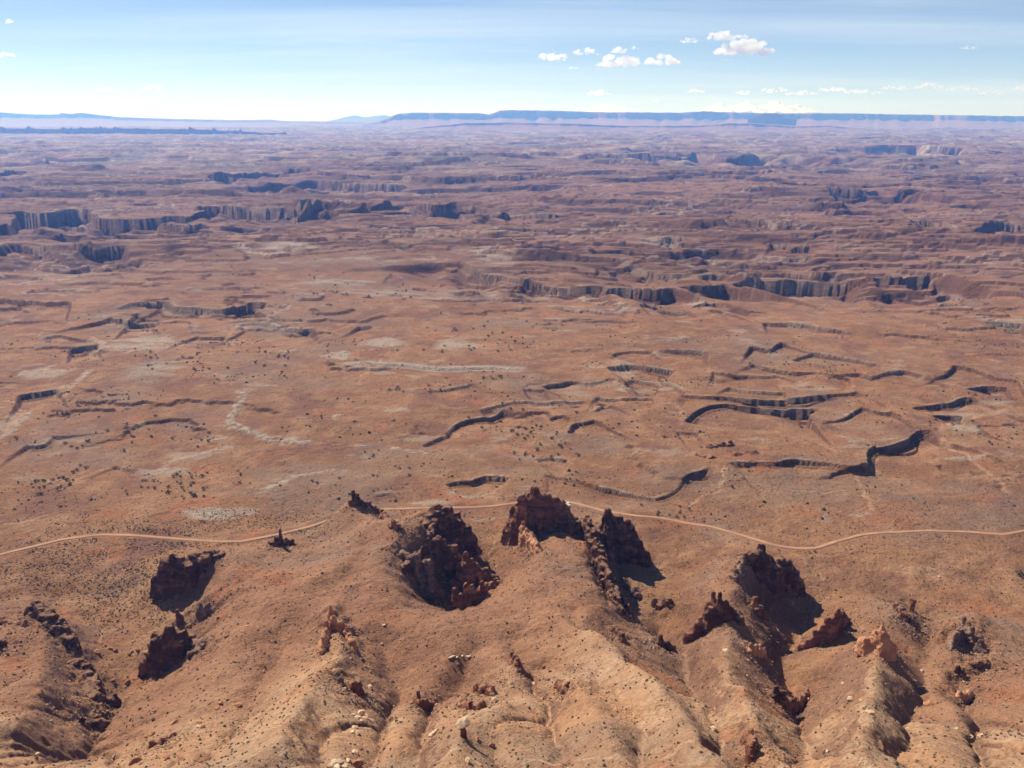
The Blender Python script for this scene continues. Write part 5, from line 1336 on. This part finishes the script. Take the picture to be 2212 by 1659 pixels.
CL = [(1191, 124, 62, 20, 'small puffy cloud, leftmost of the row above the mesa'), (1261, 114, 52, 16, 'thin puffy cloud second in the row above the mesa'), (1331, 111, 34, 17, 'small round cloud above the wide flat one'), (1364, 106, 16, 9, 'tiny wisp of cloud beside the small round one'),
      (1330, 134, 96, 27, 'wide flat-bottomed white cloud in the middle of the row'), (1422, 132, 76, 23, 'puffy white cloud at the right end of the row'), (1235, 147, 24, 8, 'faint cloud scrap below the row'), (1478, 91, 42, 12, 'thin cloud left of the biggest cloud'),
      (1541, 82, 58, 20, 'white cloud above the biggest cloud'), (1582, 83, 34, 12, 'small cloud tail right of the upper white cloud'), (1592, 106, 120, 36, 'biggest white cumulus above the snowy range'), (1557, 132, 28, 8, 'faint cloud scrap below the biggest cumulus'),
      (2061, 106, 36, 9, 'small lone cloud high on the right'), (64, 52, 18, 9, 'tiny bright cloud high on the left'), (38, 120, 50, 12, 'small flat cloud on the left below the tiny bright one'), (244, 193, 58, 10, 'flat faint cloud low on the left'), (343, 189, 46, 13, 'puffy faint cloud low on the left')]
for (px, py, w, h_, lb) in CL:
    cloud(px, py, w, h_, 24000, lb)
for i, (px, py, w, h_) in enumerate([(1660, 194, 60, 12), (1720, 200, 70, 12), (1785, 192, 60, 14), (1850, 198, 80, 13), (1920, 190, 60, 12), (1990, 186, 60, 14), (2060, 192, 70, 12), (2130, 200, 60, 10), (2195, 190, 50, 14), (1600, 200, 40, 10), (1290, 200, 50, 14), (1500, 196, 44, 10), (1410, 217, 24, 8), (80, 206, 70, 7), (185, 206, 40, 7)]):
    cloud(px, py, w, h_, 40000, 'pale puff in the low bank of clouds along the horizon', 'low bank of clouds')
print('clouds', round(time.time() - T0, 1))

# ------------------------------------------------------------------ haze
hx, hy0, hy1, hz0, hz1 = 62000, -3000, 53000, -420, 1150
hv = [(sx * hx, yy, zz__) for zz__ in (hz0, hz1) for yy in (hy0, hy1) for sx in (-1, 1)]
hf = [(0, 2, 3, 1), (4, 5, 7, 6), (0, 1, 5, 4), (2, 6, 7, 3), (0, 4, 6, 2), (1, 3, 7, 5)]
me = bpy.data.meshes.new('haze'); me.from_pydata(hv, [], hf); me.update()
m, t = new_mat('haze_air'); b = NB(t)
pv = b.n('ShaderNodeVolumePrincipled')
pv.inputs['Color'].default_value = (.13, .34, 1.0, 1)
pv.inputs['Absorption Color'].default_value = (1, 1, 1, 1)
pv.inputs['Density'].default_value = 6.0e-5
pv.inputs['Anisotropy'].default_value = .2
b.n('ShaderNodeOutputMaterial', {'Volume': pv.outputs[0]})
me.materials.append(m)
tag(link(bpy.data.objects.new('haze', me)), 'pale blue haze filling the air to the far mesas', kind='stuff')
print('tris', sum(len(o.data.polygons) * 2 for o in sc.objects if o.type == 'MESH' and len(o.data.polygons) and len(o.data.polygons[0].vertices) == 4))
print('done', round(time.time() - T0, 1))
